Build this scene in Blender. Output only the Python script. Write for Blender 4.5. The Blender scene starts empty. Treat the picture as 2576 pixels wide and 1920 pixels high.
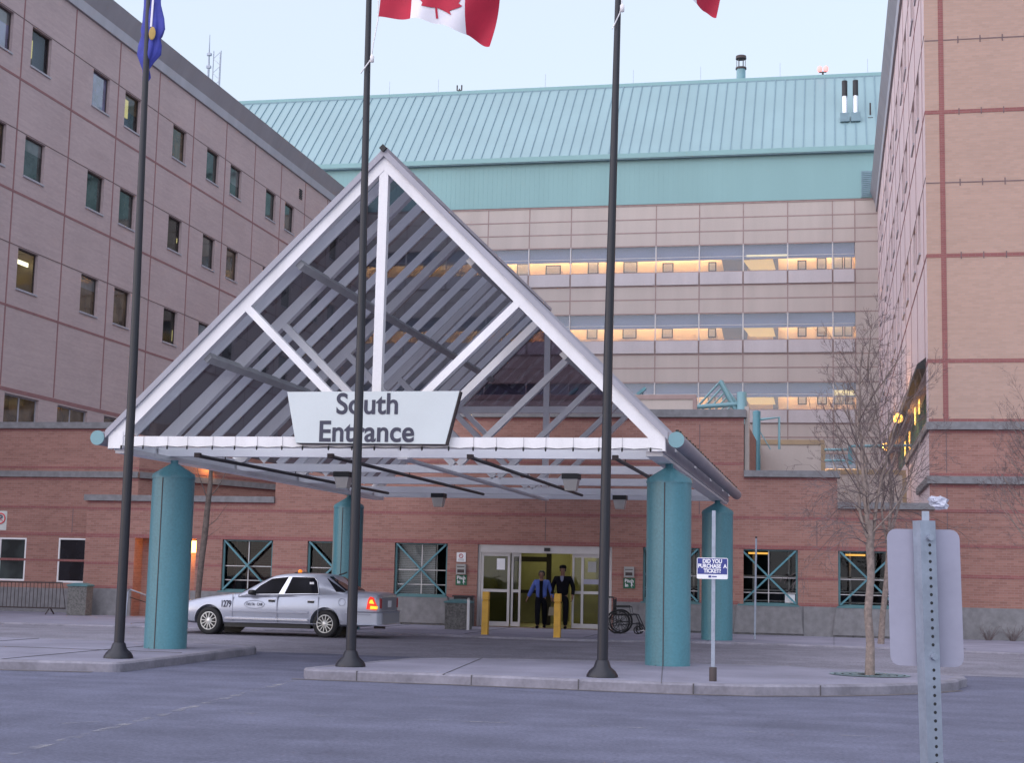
import bpy, bmesh, math, random
from math import sin, cos, pi, radians, sqrt
from mathutils import Vector, Matrix
random.seed(7)
S = bpy.context.scene
COL = S.collection

# ---------------------------------------------------------------- camera
PITCH, ROLL, YAW, EYE = 0.1279, 0.02273, 0.21038, 1.6
fw = Vector((-sin(YAW)*cos(PITCH), cos(YAW)*cos(PITCH), sin(PITCH)))
rt0 = Vector((cos(YAW), sin(YAW), 0)); up0 = rt0.cross(fw)
rt = rt0*cos(ROLL)+up0*sin(ROLL); up = up0*cos(ROLL)-rt0*sin(ROLL)
cd = bpy.data.cameras.new('camera'); cam = bpy.data.objects.new('camera', cd); COL.objects.link(cam)
cam.matrix_world = Matrix(((rt.x, up.x, -fw.x, 0), (rt.y, up.y, -fw.y, 0), (rt.z, up.z, -fw.z, EYE), (0, 0, 0, 1)))
cd.sensor_width = 36; cd.sensor_fit = 'HORIZONTAL'; cd.lens = 36*3812/2576
cd.clip_start = 0.1; cd.clip_end = 4000
S.camera = cam

# ---------------------------------------------------------------- dusk sky and the last glow of the sun behind the camera
SUN_EL, SUN_AZ = radians(7.0), radians(228)
w = bpy.data.worlds.new("World"); S.world = w; w.use_nodes = True
nt = w.node_tree; bg = nt.nodes['Background']
sky = nt.nodes.new('ShaderNodeTexSky'); sky.sky_type = 'NISHITA'; sky.sun_disc = False
sky.sun_elevation = SUN_EL; sky.sun_rotation = SUN_AZ; sky.air_density = 1.0; sky.dust_density = 0.6; sky.ozone_density = 2.0
mx = nt.nodes.new('ShaderNodeMix'); mx.data_type = 'RGBA'; mx.blend_type = 'MIX'
mx.inputs[0].default_value = 0.80
mx.inputs[7].default_value = (1.96, 2.15, 2.50, 1)
nt.links.new(sky.outputs[0], mx.inputs[6]); nt.links.new(mx.outputs[2], bg.inputs[0])
bg.inputs[1].default_value = 0.15
sd = bpy.data.lights.new('sun', 'SUN'); sd.energy = 1.25; sd.angle = radians(150); sd.color = (0.97, 0.90, 1.0)
sun = bpy.data.objects.new('sun', sd); COL.objects.link(sun)
sdir = Vector((sin(SUN_AZ)*cos(SUN_EL), cos(SUN_AZ)*cos(SUN_EL), sin(radians(22))))
sun.rotation_euler = sdir.to_track_quat('Z', 'Y').to_euler()
S.view_settings.view_transform = 'Standard'; S.view_settings.look = 'None'
S.view_settings.exposure = 1.55; S.view_settings.gamma = 1.0
try: S.view_settings.use_curve_mapping = False
except Exception: pass

# ---------------------------------------------------------------- materials
def _new(name):
    m = bpy.data.materials.new(name); m.use_nodes = True
    return m, m.node_tree, m.node_tree.nodes['Principled BSDF']
def coords(nt):
    return nt.nodes.new('ShaderNodeNewGeometry').outputs['Position']
def mat(name, col, rough=0.6, metal=0.0, var=0.12, scale=3.0, bump=0.0, spec=0.5, fine=40.0, streak=False):
    m, nt, b = _new(name); L = nt.links
    b.inputs['Roughness'].default_value = rough; b.inputs['Metallic'].default_value = metal
    b.inputs['Specular IOR Level'].default_value = spec
    tc = nt.nodes.new('ShaderNodeTexCoord')
    src = tc.outputs['Object']
    if streak:
        mp = nt.nodes.new('ShaderNodeMapping'); mp.inputs[3].default_value = (1, 1, 0.12); L.new(src, mp.inputs[0]); src = mp.outputs[0]
    n1 = nt.nodes.new('ShaderNodeTexNoise'); n1.inputs['Scale'].default_value = scale; n1.inputs['Detail'].default_value = 6
    n2 = nt.nodes.new('ShaderNodeTexNoise'); n2.inputs['Scale'].default_value = fine; n2.inputs['Detail'].default_value = 3
    L.new(src, n1.inputs['Vector']); L.new(tc.outputs['Object'], n2.inputs['Vector'])
    ad = nt.nodes.new('ShaderNodeMath'); ad.operation = 'MULTIPLY_ADD'; ad.inputs[1].default_value = 0.4
    L.new(n2.outputs[0], ad.inputs[0]); L.new(n1.outputs[0], ad.inputs[2])
    mr = nt.nodes.new('ShaderNodeMapRange'); mr.inputs[1].default_value = 0.45; mr.inputs[2].default_value = 0.95
    mr.inputs[3].default_value = 1-var; mr.inputs[4].default_value = 1+var
    L.new(ad.outputs[0], mr.inputs[0])
    mu = nt.nodes.new('ShaderNodeMix'); mu.data_type = 'RGBA'; mu.blend_type = 'MULTIPLY'; mu.inputs[0].default_value = 1
    mu.inputs[6].default_value = (*col, 1)
    L.new(mr.outputs[0], mu.inputs[7]); L.new(mu.outputs[2], b.inputs['Base Color'])
    if bump:
        bp = nt.nodes.new('ShaderNodeBump'); bp.inputs['Strength'].default_value = bump; bp.inputs['Distance'].default_value = 0.02
        L.new(ad.outputs[0], bp.inputs['Height']); L.new(bp.outputs[0], b.inputs['Normal'])
    return m
def brick(name, c1, c2, mortar, bw=0.20, rh=0.067, var=0.10):
    m, nt, b = _new(name); L = nt.links
    b.inputs['Roughness'].default_value = 0.85; b.inputs['Specular IOR Level'].default_value = 0.25
    pos = coords(nt)
    sp = nt.nodes.new('ShaderNodeSeparateXYZ'); L.new(pos, sp.inputs[0])
    ad = nt.nodes.new('ShaderNodeMath'); ad.operation = 'ADD'; L.new(sp.outputs[0], ad.inputs[0]); L.new(sp.outputs[1], ad.inputs[1])
    cb = nt.nodes.new('ShaderNodeCombineXYZ'); L.new(ad.outputs[0], cb.inputs[0]); L.new(sp.outputs[2], cb.inputs[1])
    t = nt.nodes.new('ShaderNodeTexBrick'); t.inputs['Scale'].default_value = 1
    t.inputs['Color1'].default_value = (*c1, 1); t.inputs['Color2'].default_value = (*c2, 1); t.inputs['Mortar'].default_value = (*mortar, 1)
    t.inputs['Brick Width'].default_value = bw; t.inputs['Row Height'].default_value = rh; t.inputs['Mortar Size'].default_value = 0.007
    t.inputs['Bias'].default_value = -0.1
    L.new(cb.outputs[0], t.inputs['Vector'])
    n = nt.nodes.new('ShaderNodeTexNoise'); n.inputs['Scale'].default_value = 0.5; n.inputs['Detail'].default_value = 8; L.new(pos, n.inputs['Vector'])
    # long course-to-course tone shifts
    mp = nt.nodes.new('ShaderNodeMapping'); mp.inputs[3].default_value = (0.35, 0.35, 6.0); L.new(pos, mp.inputs[0])
    n3 = nt.nodes.new('ShaderNodeTexNoise'); n3.inputs['Scale'].default_value = 1.6; n3.inputs['Detail'].default_value = 4; L.new(mp.outputs[0], n3.inputs['Vector'])
    sm = nt.nodes.new('ShaderNodeMath'); sm.operation = 'ADD'; L.new(n.outputs[0], sm.inputs[0]); L.new(n3.outputs[0], sm.inputs[1])
    mr = nt.nodes.new('ShaderNodeMapRange'); mr.inputs[1].default_value = 0.7; mr.inputs[2].default_value = 1.3
    mr.inputs[3].default_value = 1-var; mr.inputs[4].default_value = 1+var; L.new(sm.outputs[0], mr.inputs[0])
    mu = nt.nodes.new('ShaderNodeMix'); mu.data_type = 'RGBA'; mu.blend_type = 'MULTIPLY'; mu.inputs[0].default_value = 1
    L.new(t.outputs[0], mu.inputs[6]); L.new(mr.outputs[0], mu.inputs[7]); L.new(mu.outputs[2], b.inputs['Base Color'])
    return m
def emit(name, col, s):
    m, nt, b = _new(name); b.inputs['Base Color'].default_value = (*[min(c, .8) for c in col], 1)
    b.inputs['Emission Color'].default_value = (*col, 1); b.inputs['Emission Strength'].default_value = s
    return m
def glass(name, tint, refl=0.12, rough=0.02):
    m, nt, b = _new(name); L = nt.links; nt.nodes.remove(b)
    tr = nt.nodes.new('ShaderNodeBsdfTransparent'); tr.inputs[0].default_value = (*tint, 1)
    gl = nt.nodes.new('ShaderNodeBsdfGlossy'); gl.inputs['Roughness'].default_value = rough; gl.inputs[0].default_value = (.9, .95, 1, 1)
    lw = nt.nodes.new('ShaderNodeLayerWeight'); lw.inputs[0].default_value = .5
    fr = nt.nodes.new('ShaderNodeMath'); fr.operation = 'POWER'; fr.inputs[1].default_value = 5; L.new(lw.outputs['Facing'], fr.inputs[0])
    ad = nt.nodes.new('ShaderNodeMath'); ad.operation = 'MULTIPLY_ADD'; ad.use_clamp = True; ad.inputs[1].default_value = 1-refl; ad.inputs[2].default_value = refl; L.new(fr.outputs[0], ad.inputs[0])
    ms = nt.nodes.new('ShaderNodeMixShader'); L.new(ad.outputs[0], ms.inputs[0]); L.new(tr.outputs[0], ms.inputs[1]); L.new(gl.outputs[0], ms.inputs[2])
    L.new(ms.outputs[0], nt.nodes['Material Output'].inputs[0])
    return m
def darkglass(name, col, ior=1.6, rough=0.04):
    m, nt, b = _new(name); b.inputs['Base Color'].default_value = (*col, 1); b.inputs['Roughness'].default_value = rough; b.inputs['IOR'].default_value = ior
    tc = nt.nodes.new('ShaderNodeTexCoord'); n = nt.nodes.new('ShaderNodeTexNoise'); n.inputs['Scale'].default_value = 1.3
    nt.links.new(tc.outputs['Object'], n.inputs['Vector'])
    mr = nt.nodes.new('ShaderNodeMapRange'); mr.inputs[1].default_value = .35; mr.inputs[2].default_value = .65; mr.inputs[3].default_value = .5; mr.inputs[4].default_value = 1.5
    nt.links.new(n.outputs[0], mr.inputs[0])
    mu = nt.nodes.new('ShaderNodeMix'); mu.data_type = 'RGBA'; mu.blend_type = 'MULTIPLY'; mu.inputs[0].default_value = 1; mu.inputs[6].default_value = (*col, 1)
    nt.links.new(mr.outputs[0], mu.inputs[7]); nt.links.new(mu.outputs[2], b.inputs['Base Color'])
    return m

M = {}
M['concrete'] = mat('pavement concrete', (.235, .228, .29), .9, var=.2, scale=.8, bump=.15, fine=25, spec=.3)
M['kerb'] = mat('kerb concrete', (.225, .215, .255), .9, var=.28, scale=2.2, bump=.3, fine=18, spec=.3)
M['crack'] = mat('dark joint', (.085, .08, .085), .9)
def asphalt(name, col, streak):
    m, nt, b = _new(name); L = nt.links; b.inputs['Roughness'].default_value = .92; b.inputs['Specular IOR Level'].default_value = .25
    pos = coords(nt); N = nt.nodes.new
    def noise(sc, det, vec=None, rough=.6):
        n = N('ShaderNodeTexNoise'); n.inputs['Scale'].default_value = sc; n.inputs['Detail'].default_value = det; n.inputs['Roughness'].default_value = rough; L.new(vec or pos, n.inputs['Vector']); return n.outputs[0]
    def rng(x, a, b_, lo, hi):
        r = N('ShaderNodeMapRange'); r.inputs[1].default_value = a; r.inputs[2].default_value = b_; r.inputs[3].default_value = lo; r.inputs[4].default_value = hi; L.new(x, r.inputs[0]); return r.outputs[0]
    def mul(x, y):
        r = N('ShaderNodeMath'); r.operation = 'MULTIPLY'; L.new(x, r.inputs[0]); L.new(y, r.inputs[1]); return r.outputs[0]
    mp = N('ShaderNodeMapping'); mp.inputs[3].default_value = streak; L.new(pos, mp.inputs[0])
    grain = noise(22, 6, None, .85); f = rng(grain, .3, .7, .55, 1.45)
    f = mul(f, rng(noise(1.1, 8), .35, .68, .84, 1.12)); f = mul(f, rng(noise(.9, 6, mp.outputs[0]), .35, .65, .91, 1.09)); f = mul(f, rng(noise(.12, 4), .35, .65, .90, 1.10))
    vo = N('ShaderNodeTexVoronoi'); vo.feature = 'DISTANCE_TO_EDGE'; vo.inputs['Scale'].default_value = .16
    wv = N('ShaderNodeTexNoise'); wv.inputs['Scale'].default_value = 1.4; wv.inputs['Detail'].default_value = 6; L.new(pos, wv.inputs['Vector'])
    va = N('ShaderNodeVectorMath'); va.operation = 'MULTIPLY_ADD'; va.inputs[1].default_value = (.9, .9, 0); L.new(wv.outputs['Color'], va.inputs[0]); L.new(pos, va.inputs[2]); L.new(va.outputs[0], vo.inputs['Vector'])
    f = mul(f, rng(vo.outputs['Distance'], .0, .004, .86, 1.0))
    st = rng(noise(.55, 3), .70, .78, 1.0, .72); f = mul(f, st)
    mu = N('ShaderNodeMix'); mu.data_type = 'RGBA'; mu.blend_type = 'MULTIPLY'; mu.inputs[0].default_value = 1; mu.inputs[6].default_value = (*col, 1); L.new(f, mu.inputs[7]); L.new(mu.outputs[2], b.inputs['Base Color'])
    bp = N('ShaderNodeBump'); bp.inputs['Strength'].default_value = .5; bp.inputs['Distance'].default_value = .015; L.new(grain, bp.inputs['Height']); L.new(bp.outputs[0], b.inputs['Normal'])
    return m
M['asphalt'] = asphalt('worn asphalt', (.128, .132, .188), (.10, 1.5, 1))
M['lane'] = asphalt('drop off asphalt', (.21, .20, .24), (.25, 1.2, 1))
M['gutter_dirt'] = mat('gutter dirt', (.13, .115, .12), .95, var=.3, scale=3, bump=.3)
M['brick'] = brick('pink brick', (.345, .180, .148), (.270, .135, .112), (.32, .205, .180), var=.12)
M['brick_red'] = brick('red brick course', (.29, .115, .11), (.25, .095, .095), (.29, .16, .15))
M['brick_buff'] = brick('buff brick', (.47, .315, .255), (.42, .285, .23), (.41, .31, .27), var=.045)
M['brick_wing'] = brick('shaded brick', (.465, .365, .370), (.425, .335, .340), (.44, .35, .355), var=.07)  # buff brick again, the mauve of its shaded face put into the colour
M['brick_side'] = brick('lit side brick', (.66, .53, .545), (.62, .50, .51), (.60, .50, .51), var=.04)  # buff brick again, the glow on this side put into its colour
M['joint'] = mat('red joint', (.27, .135, .14), .9)
M['thinjoint'] = mat('thin joint', (.17, .12, .125), .9)
M['granite'] = mat('grey granite', (.20, .195, .205), .7, var=.2, scale=6, fine=60)
M['cornice'] = mat('grey metal cornice', (.25, .235, .27), .5, var=.1, scale=1.5, streak=True)
M['cornice2'] = mat('pale grey metal', (.36, .35, .40), .5, var=.1, scale=1.5, streak=True)
M['tile'] = mat('cream panel', (.455, .395, .365), .6, var=.09, scale=.9, fine=14, streak=True)
M['tile2'] = mat('pale sill panel', (.48, .44, .455), .55, var=.10, scale=.9, fine=14, streak=True)
M['tilejoint'] = mat('pink joint', (.32, .235, .225), .8)
M['roof'] = mat('pale green metal roof', (.235, .355, .38), .45, var=.07, scale=.35, streak=True)
M['seam'] = mat('roof seam', (.175, .275, .325), .5)
M['siding'] = mat('green siding', (.225, .395, .405), .55, var=.06, scale=.5, streak=True)
M['teal'] = mat('teal paint', (.075, .215, .26), .35, var=.26, scale=1.6, streak=True, fine=25)
M['teal_light'] = mat('light teal paint', (.17, .32, .36), .4, var=.08)
M['teal_frame'] = mat('teal window frame', (.075, .18, .20), .5)
M['white'] = mat('white paint', (.80, .78, .80), .4, var=.09, scale=2.5, streak=True)
M['offwhite'] = mat('grey white paint', (.78, .76, .77), .5, var=.08, scale=2.0, streak=True)
M['rafter_white'] = mat('bright white paint', (.90, .90, .93), .5, var=.05, scale=2.0, streak=True)
M['purlin'] = mat('dull grey steel', (.46, .45, .45), .6)
M['alu'] = mat('aluminium', (.46, .44, .45), .4, .3, var=.08)
M['galv'] = mat('galvanised steel', (.30, .335, .405), .45, .55, var=.18, scale=9, fine=70)
M['signback'] = mat('bare aluminium sign back', (.30, .30, .385), .55, .2, var=.06, scale=5)
M['pole'] = mat('dark bronze paint', (.010, .010, .017), .42, var=.2, scale=2, streak=True)
M['black'] = mat('black', (.012, .012, .014), .5)
M['rubber'] = mat('rubber', (.016, .016, .018), .8)
M['dark'] = mat('dark interior', (.02, .017, .016), .9)
M['roofglass'] = glass('tinted canopy glazing', (.16, .17, .20), .015, .08)
M['glass'] = glass('clear glass', (.70, .72, .72), .012)
M['doorglass'] = glass('door glass', (.62, .64, .58), .02)
M['corrglass'] = glass('corridor glass', (.86, .86, .88), .055)
M['pane_sky'] = darkglass('sky tint pane', (.085, .09, .16), 2.3)  # blue of the reflected sky put into the base colour
M['pane_dark'] = darkglass('dark pane', (.035, .045, .045), 1.6)
M['pane_brown'] = darkglass('brown pane', (.07, .05, .03), 1.6)  # brown base colour only, no emission
M['pane_blind'] = darkglass('pane with blind down', (.10, .105, .11), 1.6)
M['pane_side'] = darkglass('side pane', (.015, .015, .02), 1.5)
M['lobby_wall'] = mat('lobby wall', (.30, .295, .17), .8)
M['lobby_panel'] = mat('lobby cream panel', (.66, .62, .34), .7)
M['lobby_floor'] = mat('lobby floor', (.34, .31, .18), .5)
M['warmwall'] = mat('corridor wall', (.75, .60, .44), .8, var=.06, scale=.7)
M['blind'] = mat('blue grey bulkhead', (.22, .25, .36), .8, var=.08, scale=.5, streak=True)
M['lamp_warm'] = emit('corridor tube', (1.0, .70, .34), 16)
M['lamp_lobby'] = emit('lobby lamp and fill', (1.0, .92, .50), 2.6)
M['lamp_room'] = emit('room lamp', (1.0, .84, .35), .32)
M['lamp_tube'] = emit('bright tube', (1.0, .93, .62), 1.2)
M['lamp_orange'] = emit('sodium lamp', (1.0, .46, .09), .95)
M['lamp_and_reflection'] = emit('lamp and reflection glow', (1.0, .50, .10), .7)
M['beacon'] = emit('beacon', (1.0, .30, .28), .40)
M['lamp_glass'] = mat('frosted lamp glass', (.55, .53, .50), .3)
M['yellow'] = mat('yellow paint', (.60, .33, .035), .5, var=.15, scale=5)
M['sign_white'] = mat('sign white', (.60, .645, .66), .45, var=.04, scale=1.5)
M['ink'] = mat('dark grey lettering', (.045, .045, .075), .6)
M['sign_blue'] = mat('sign blue', (.025, .035, .22), .4)
M['letter_white'] = mat('letter white', (.78, .78, .82), .5)
M['sign_green'] = mat('sign green', (.012, .115, .06), .5)
M['sign_red'] = mat('sign red', (.45, .03, .04), .5)
M['notice_grey'] = mat('grey box', (.33, .33, .33), .5)
M['flag_red'] = mat('flag red', (.46, .012, .045), .7, var=.1)
M['flag_white'] = mat('flag white', (.76, .74, .80), .7, var=.05)
M['flag_blue'] = mat('flag blue', (.045, .055, .33), .7, var=.2, scale=6)
M['gold'] = mat('flag gold', (.42, .28, .08), .7)
M['bark'] = mat('bark', (.235, .185, .165), .9, var=.35, scale=14, bump=.6, fine=50)
M['bark_dark'] = mat('dark bark', (.12, .095, .085), .9, var=.4, scale=9, bump=.6, fine=40)
M['twig'] = mat('twig', (.145, .11, .112), .9, var=.3, scale=5)
M['plastic'] = mat('white plastic', (.55, .56, .66), .4)
M['aggregate'] = mat('exposed aggregate', (.15, .145, .14), .9, var=.45, scale=22, bump=.6, fine=60)
M['iron'] = mat('rusty dark iron', (.055, .04, .04), .7)
M['car'] = mat('silver car paint', (.42, .44, .52), .28, .35, var=.03, scale=1.2, spec=.6)
M['chrome'] = mat('chrome', (.75, .75, .78), .12, .9, var=.03)
M['trim'] = mat('car side moulding', (.30, .31, .38), .4, .3)
M['hubcap'] = mat('silver hubcap', (.70, .69, .66), .3, .4)
M['carglass'] = darkglass('car glass', (.010, .010, .014), 1.25, .05); M['carglass'].node_tree.nodes['Principled BSDF'].inputs['Specular IOR Level'].default_value = .2
M['tail_red'] = emit('tail lamp red', (1.0, .03, .01), .28)
M['tail_amber'] = emit('tail lamp amber', (1.0, .50, .03), .45)
M['amber'] = emit('amber roof lamp', (1.0, .22, .01), .35)
M['skin_d'] = mat('brown skin', (.17, .085, .06), .6)
M['skin_m'] = mat('tan skin', (.28, .155, .11), .6)
M['blue_jacket'] = mat('blue jacket', (.055, .09, .31), .8, var=.2, scale=6)
M['black_cloth'] = mat('black cloth', (.005, .005, .008), .95, spec=.1, var=.2, scale=6)
M['shirt'] = mat('grey shirt', (.16, .17, .26), .8)
M['hair'] = mat('black hair', (.012, .010, .010), .6)
M['bag'] = mat('tan bag', (.20, .17, .12), .8)
M['tan_trim'] = mat('tan trim', (.33, .24, .15), .6)
M['grate'] = mat('teal grate', (.17, .25, .28), .5)

# ---------------------------------------------------------------- helpers
class MB:
    """collects shapes in world coordinates and links them as ONE mesh object"""
    def __init__(s): s.v = []; s.f = []; s.mi = []; s.sm = []
    def face(s, pts, mi=0, sm=False):
        n = len(s.v); s.v += [tuple(p) for p in pts]; s.f.append(tuple(range(n, n+len(pts)))); s.mi.append(mi); s.sm.append(sm)
    def raw(s, vs, fs, mi=0, sm=False):
        n = len(s.v); s.v += [tuple(p) for p in vs]
        for f in fs: s.f.append(tuple(i+n for i in f)); s.mi.append(mi); s.sm.append(sm)
    def box(s, x0, x1, y0, y1, z0, z1, mi=0):
        v = [(x, y, z) for z in (z0, z1) for y in (y0, y1) for x in (x0, x1)]
        s.raw(v, [(0, 2, 3, 1), (4, 5, 7, 6), (0, 1, 5, 4), (2, 6, 7, 3), (0, 4, 6, 2), (1, 3, 7, 5)], mi); return s
    def beam(s, p, q, wd, h, mi=0, upv=(0, 0, 1)):
        p, q = Vector(p), Vector(q); d = (q-p).normalized(); u = Vector(upv)
        if abs(d.dot(u)) > .98: u = Vector((0, 1, 0))
        a = d.cross(u).normalized(); b = a.cross(d).normalized(); v = []
        for e in (p, q):
            for sx, sy in ((-1, -1), (1, -1), (1, 1), (-1, 1)): v.append(e+a*(sx*wd/2)+b*(sy*h/2))
        s.raw(v, [(0, 1, 2, 3), (7, 6, 5, 4), (0, 4, 5, 1), (1, 5, 6, 2), (2, 6, 7, 3), (3, 7, 4, 0)], mi); return s
    def tube(s, path, rad, n=8, mi=0, caps=True):
        path = [Vector(p) for p in path]
        if not isinstance(rad, (list, tuple)): rad = [rad]*len(path)
        vs = []; fs = []; prev = None
        for i, p in enumerate(path):
            d = (path[min(i+1, len(path)-1)]-path[max(i-1, 0)])
            if d.length < 1e-9: d = Vector((0, 0, 1))
            d.normalize()
            if prev is None:
                a = d.orthogonal().normalized()
            else:
                a = prev-d*prev.dot(d)
                a = a.normalized() if a.length > 1e-6 else d.orthogonal().normalized()
            prev = a; b = d.cross(a)
            for k in range(n):
                t = 2*pi*k/n; vs.append(p+(a*cos(t)+b*sin(t))*rad[i])
        for i in range(len(path)-1):
            for k in range(n): fs.append((i*n+k, i*n+(k+1) % n, (i+1)*n+(k+1) % n, (i+1)*n+k))
        s.raw(vs, fs, mi, n > 4)
        if caps and n > 3:
            s.face([vs[k] for k in reversed(range(n))], mi); s.face([vs[len(vs)-n+k] for k in range(n)], mi)
        return s
    def lathe(s, c, prof, n=24, mi=0, axis='Z'):
        vs = []; fs = []
        for r, h in prof:
            for k in range(n):
                t = 2*pi*k/n
                if axis == 'Z': vs.append((c[0]+r*cos(t), c[1]+r*sin(t), c[2]+h))
                elif axis == 'Y': vs.append((c[0]+r*cos(t), c[1]+h, c[2]+r*sin(t)))
                else: vs.append((c[0]+h, c[1]+r*cos(t), c[2]+r*sin(t)))
        for i in range(len(prof)-1):
            for k in range(n): fs.append((i*n+k, i*n+(k+1) % n, (i+1)*n+(k+1) % n, (i+1)*n+k))
        s.raw(vs, fs, mi, True)
        if prof[0][0] > 1e-6: s.face([vs[k] for k in range(n)], mi)
        if prof[-1][0] > 1e-6: s.face([vs[len(vs)-n+k] for k in range(n)], mi)
        return s
    def prism(s, poly, a, b, axis='Y', mi=0):
        """2-D polygon (u,v) extruded from a to b along axis"""
        f = {'Y': lambda u, v, t: (u, t, v), 'X': lambda u, v, t: (t, u, v), 'Z': lambda u, v, t: (u, v, t)}[axis]
        n = len(poly); vs = [f(u, v, a) for u, v in poly]+[f(u, v, b) for u, v in poly]
        s.raw(vs, [tuple(range(n)), tuple(reversed(range(n, 2*n)))]+[(i, (i+1) % n, n+(i+1) % n, n+i) for i in range(n)], mi); return s
    def build(s, name, mats, parent=None, smooth=None):
        me = bpy.data.meshes.new(name); o = wpos(parent)
        me.from_pydata([(x-o.x, y-o.y, z-o.z) for x, y, z in s.v], [], s.f)
        for m in (mats if isinstance(mats, (list, tuple)) else [mats]): me.materials.append(M[m] if isinstance(m, str) else m)
        me.polygons.foreach_set('material_index', s.mi); me.polygons.foreach_set('use_smooth', s.sm if smooth is None else [smooth]*len(s.f))
        me.update()
        ob = bpy.data.objects.new(name, me); COL.objects.link(ob)
        if parent: ob.parent = parent
        return ob
def wpos(o):
    r = Vector((0, 0, 0))
    while o: r += o.location; o = o.parent
    return r
def tag(o, label=None, cat=None, group=None, kind=None):
    if label: o['label'] = label
    if cat: o['category'] = cat
    if group: o['group'] = group
    if kind: o['kind'] = kind
    return o
def thing(name, label, cat, loc, group=None):
    o = bpy.data.objects.new(name, None); COL.objects.link(o); o.location = loc; o.empty_display_size = .3
    return tag(o, label, cat, group)
def copy_thing(root, loc, label, group=None):
    r = root.copy(); COL.objects.link(r); r.location = loc; r['label'] = label
    if group: r['group'] = group
    for ch in list(root.children):
        c = ch.copy(); COL.objects.link(c); c.parent = r
        for g in ch.children:
            d = g.copy(); COL.objects.link(d); d.parent = c
    return r
def fix_normals(ob):
    bm = bmesh.new(); bm.from_mesh(ob.data); bmesh.ops.remove_doubles(bm, verts=bm.verts, dist=1e-5)
    bmesh.ops.recalc_face_normals(bm, faces=bm.faces); bm.to_mesh(ob.data); bm.free()
def evaluated(ob):
    """apply an object's modifiers"""
    dg = bpy.context.evaluated_depsgraph_get(); dg.update()
    me = bpy.data.meshes.new_from_object(ob.evaluated_get(dg)); ob.modifiers.clear(); old = ob.data; ob.data = me
    return ob
def text(body, size, m, parent, loc, rot=(pi/2, 0, 0), name='lettering', bold=0.0, depth=.004, align='CENTER', sx=1.0, spacing=1.0):
    cu = bpy.data.curves.new(name, 'FONT'); cu.body = body; cu.size = size; cu.extrude = depth; cu.offset = bold
    cu.align_x = align; cu.align_y = 'CENTER'; cu.space_character = spacing
    t = bpy.data.objects.new(name, cu); COL.objects.link(t)
    dg = bpy.context.evaluated_depsgraph_get(); dg.update()
    me = bpy.data.meshes.new_from_object(t.evaluated_get(dg)); bpy.data.objects.remove(t); bpy.data.curves.remove(cu)
    me.materials.clear(); me.materials.append(M[m])
    ob = bpy.data.objects.new(name, me); COL.objects.link(ob); ob.parent = parent
    ob.location = Vector(loc)-wpos(parent); ob.rotation_euler = rot; ob.scale = (sx, 1, 1)
    return ob
def wall(mb, axis, c, u0, u1, v0, v1, holes=(), depth=.15, mi=0, mr=None):
    """wall sheet in the plane axis=c with real openings (u0,u1,v0,v1) and reveals reaching depth inward"""
    P = (lambda u, v, d=0: (c+d, u, v)) if axis == 'X' else (lambda u, v, d=0: (u, c+d, v))
    us = sorted({u0, u1, *[min(max(h[i], u0), u1) for h in holes for i in (0, 1)]}); vs = sorted({v0, v1, *[min(max(h[i], v0), v1) for h in holes for i in (2, 3)]})
    for a, b in zip(us, us[1:]):
        run = None
        for e, f in zip(vs, vs[1:]):
            cu, cv = (a+b)/2, (e+f)/2
            if any(h[0] < cu < h[1] and h[2] < cv < h[3] for h in holes):
                if run: mb.face([P(a, run[0]), P(b, run[0]), P(b, run[1]), P(a, run[1])], mi); run = None
            else: run = (run[0], f) if run else (e, f)
        if run: mb.face([P(a, run[0]), P(b, run[0]), P(b, run[1]), P(a, run[1])], mi)
    r = mi if mr is None else mr
    for a, b, e, f in holes:
        mb.face([P(a, e), P(a, f), P(a, f, depth), P(a, e, depth)], r); mb.face([P(b, e), P(b, f), P(b, f, depth), P(b, e, depth)], r)
        mb.face([P(a, e), P(b, e), P(b, e, depth), P(a, e, depth)], r); mb.face([P(a, f), P(b, f), P(b, f, depth), P(a, f, depth)], r)
def obox(mb, axis, c, d0, d1, u0, u1, v0, v1, mi=0):
    d0, d1 = min(d0, d1), max(d0, d1)
    if axis == 'X': mb.box(c+d0, c+d1, u0, u1, v0, v1, mi)
    else: mb.box(u0, u1, c+d0, c+d1, v0, v1, mi)

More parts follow.
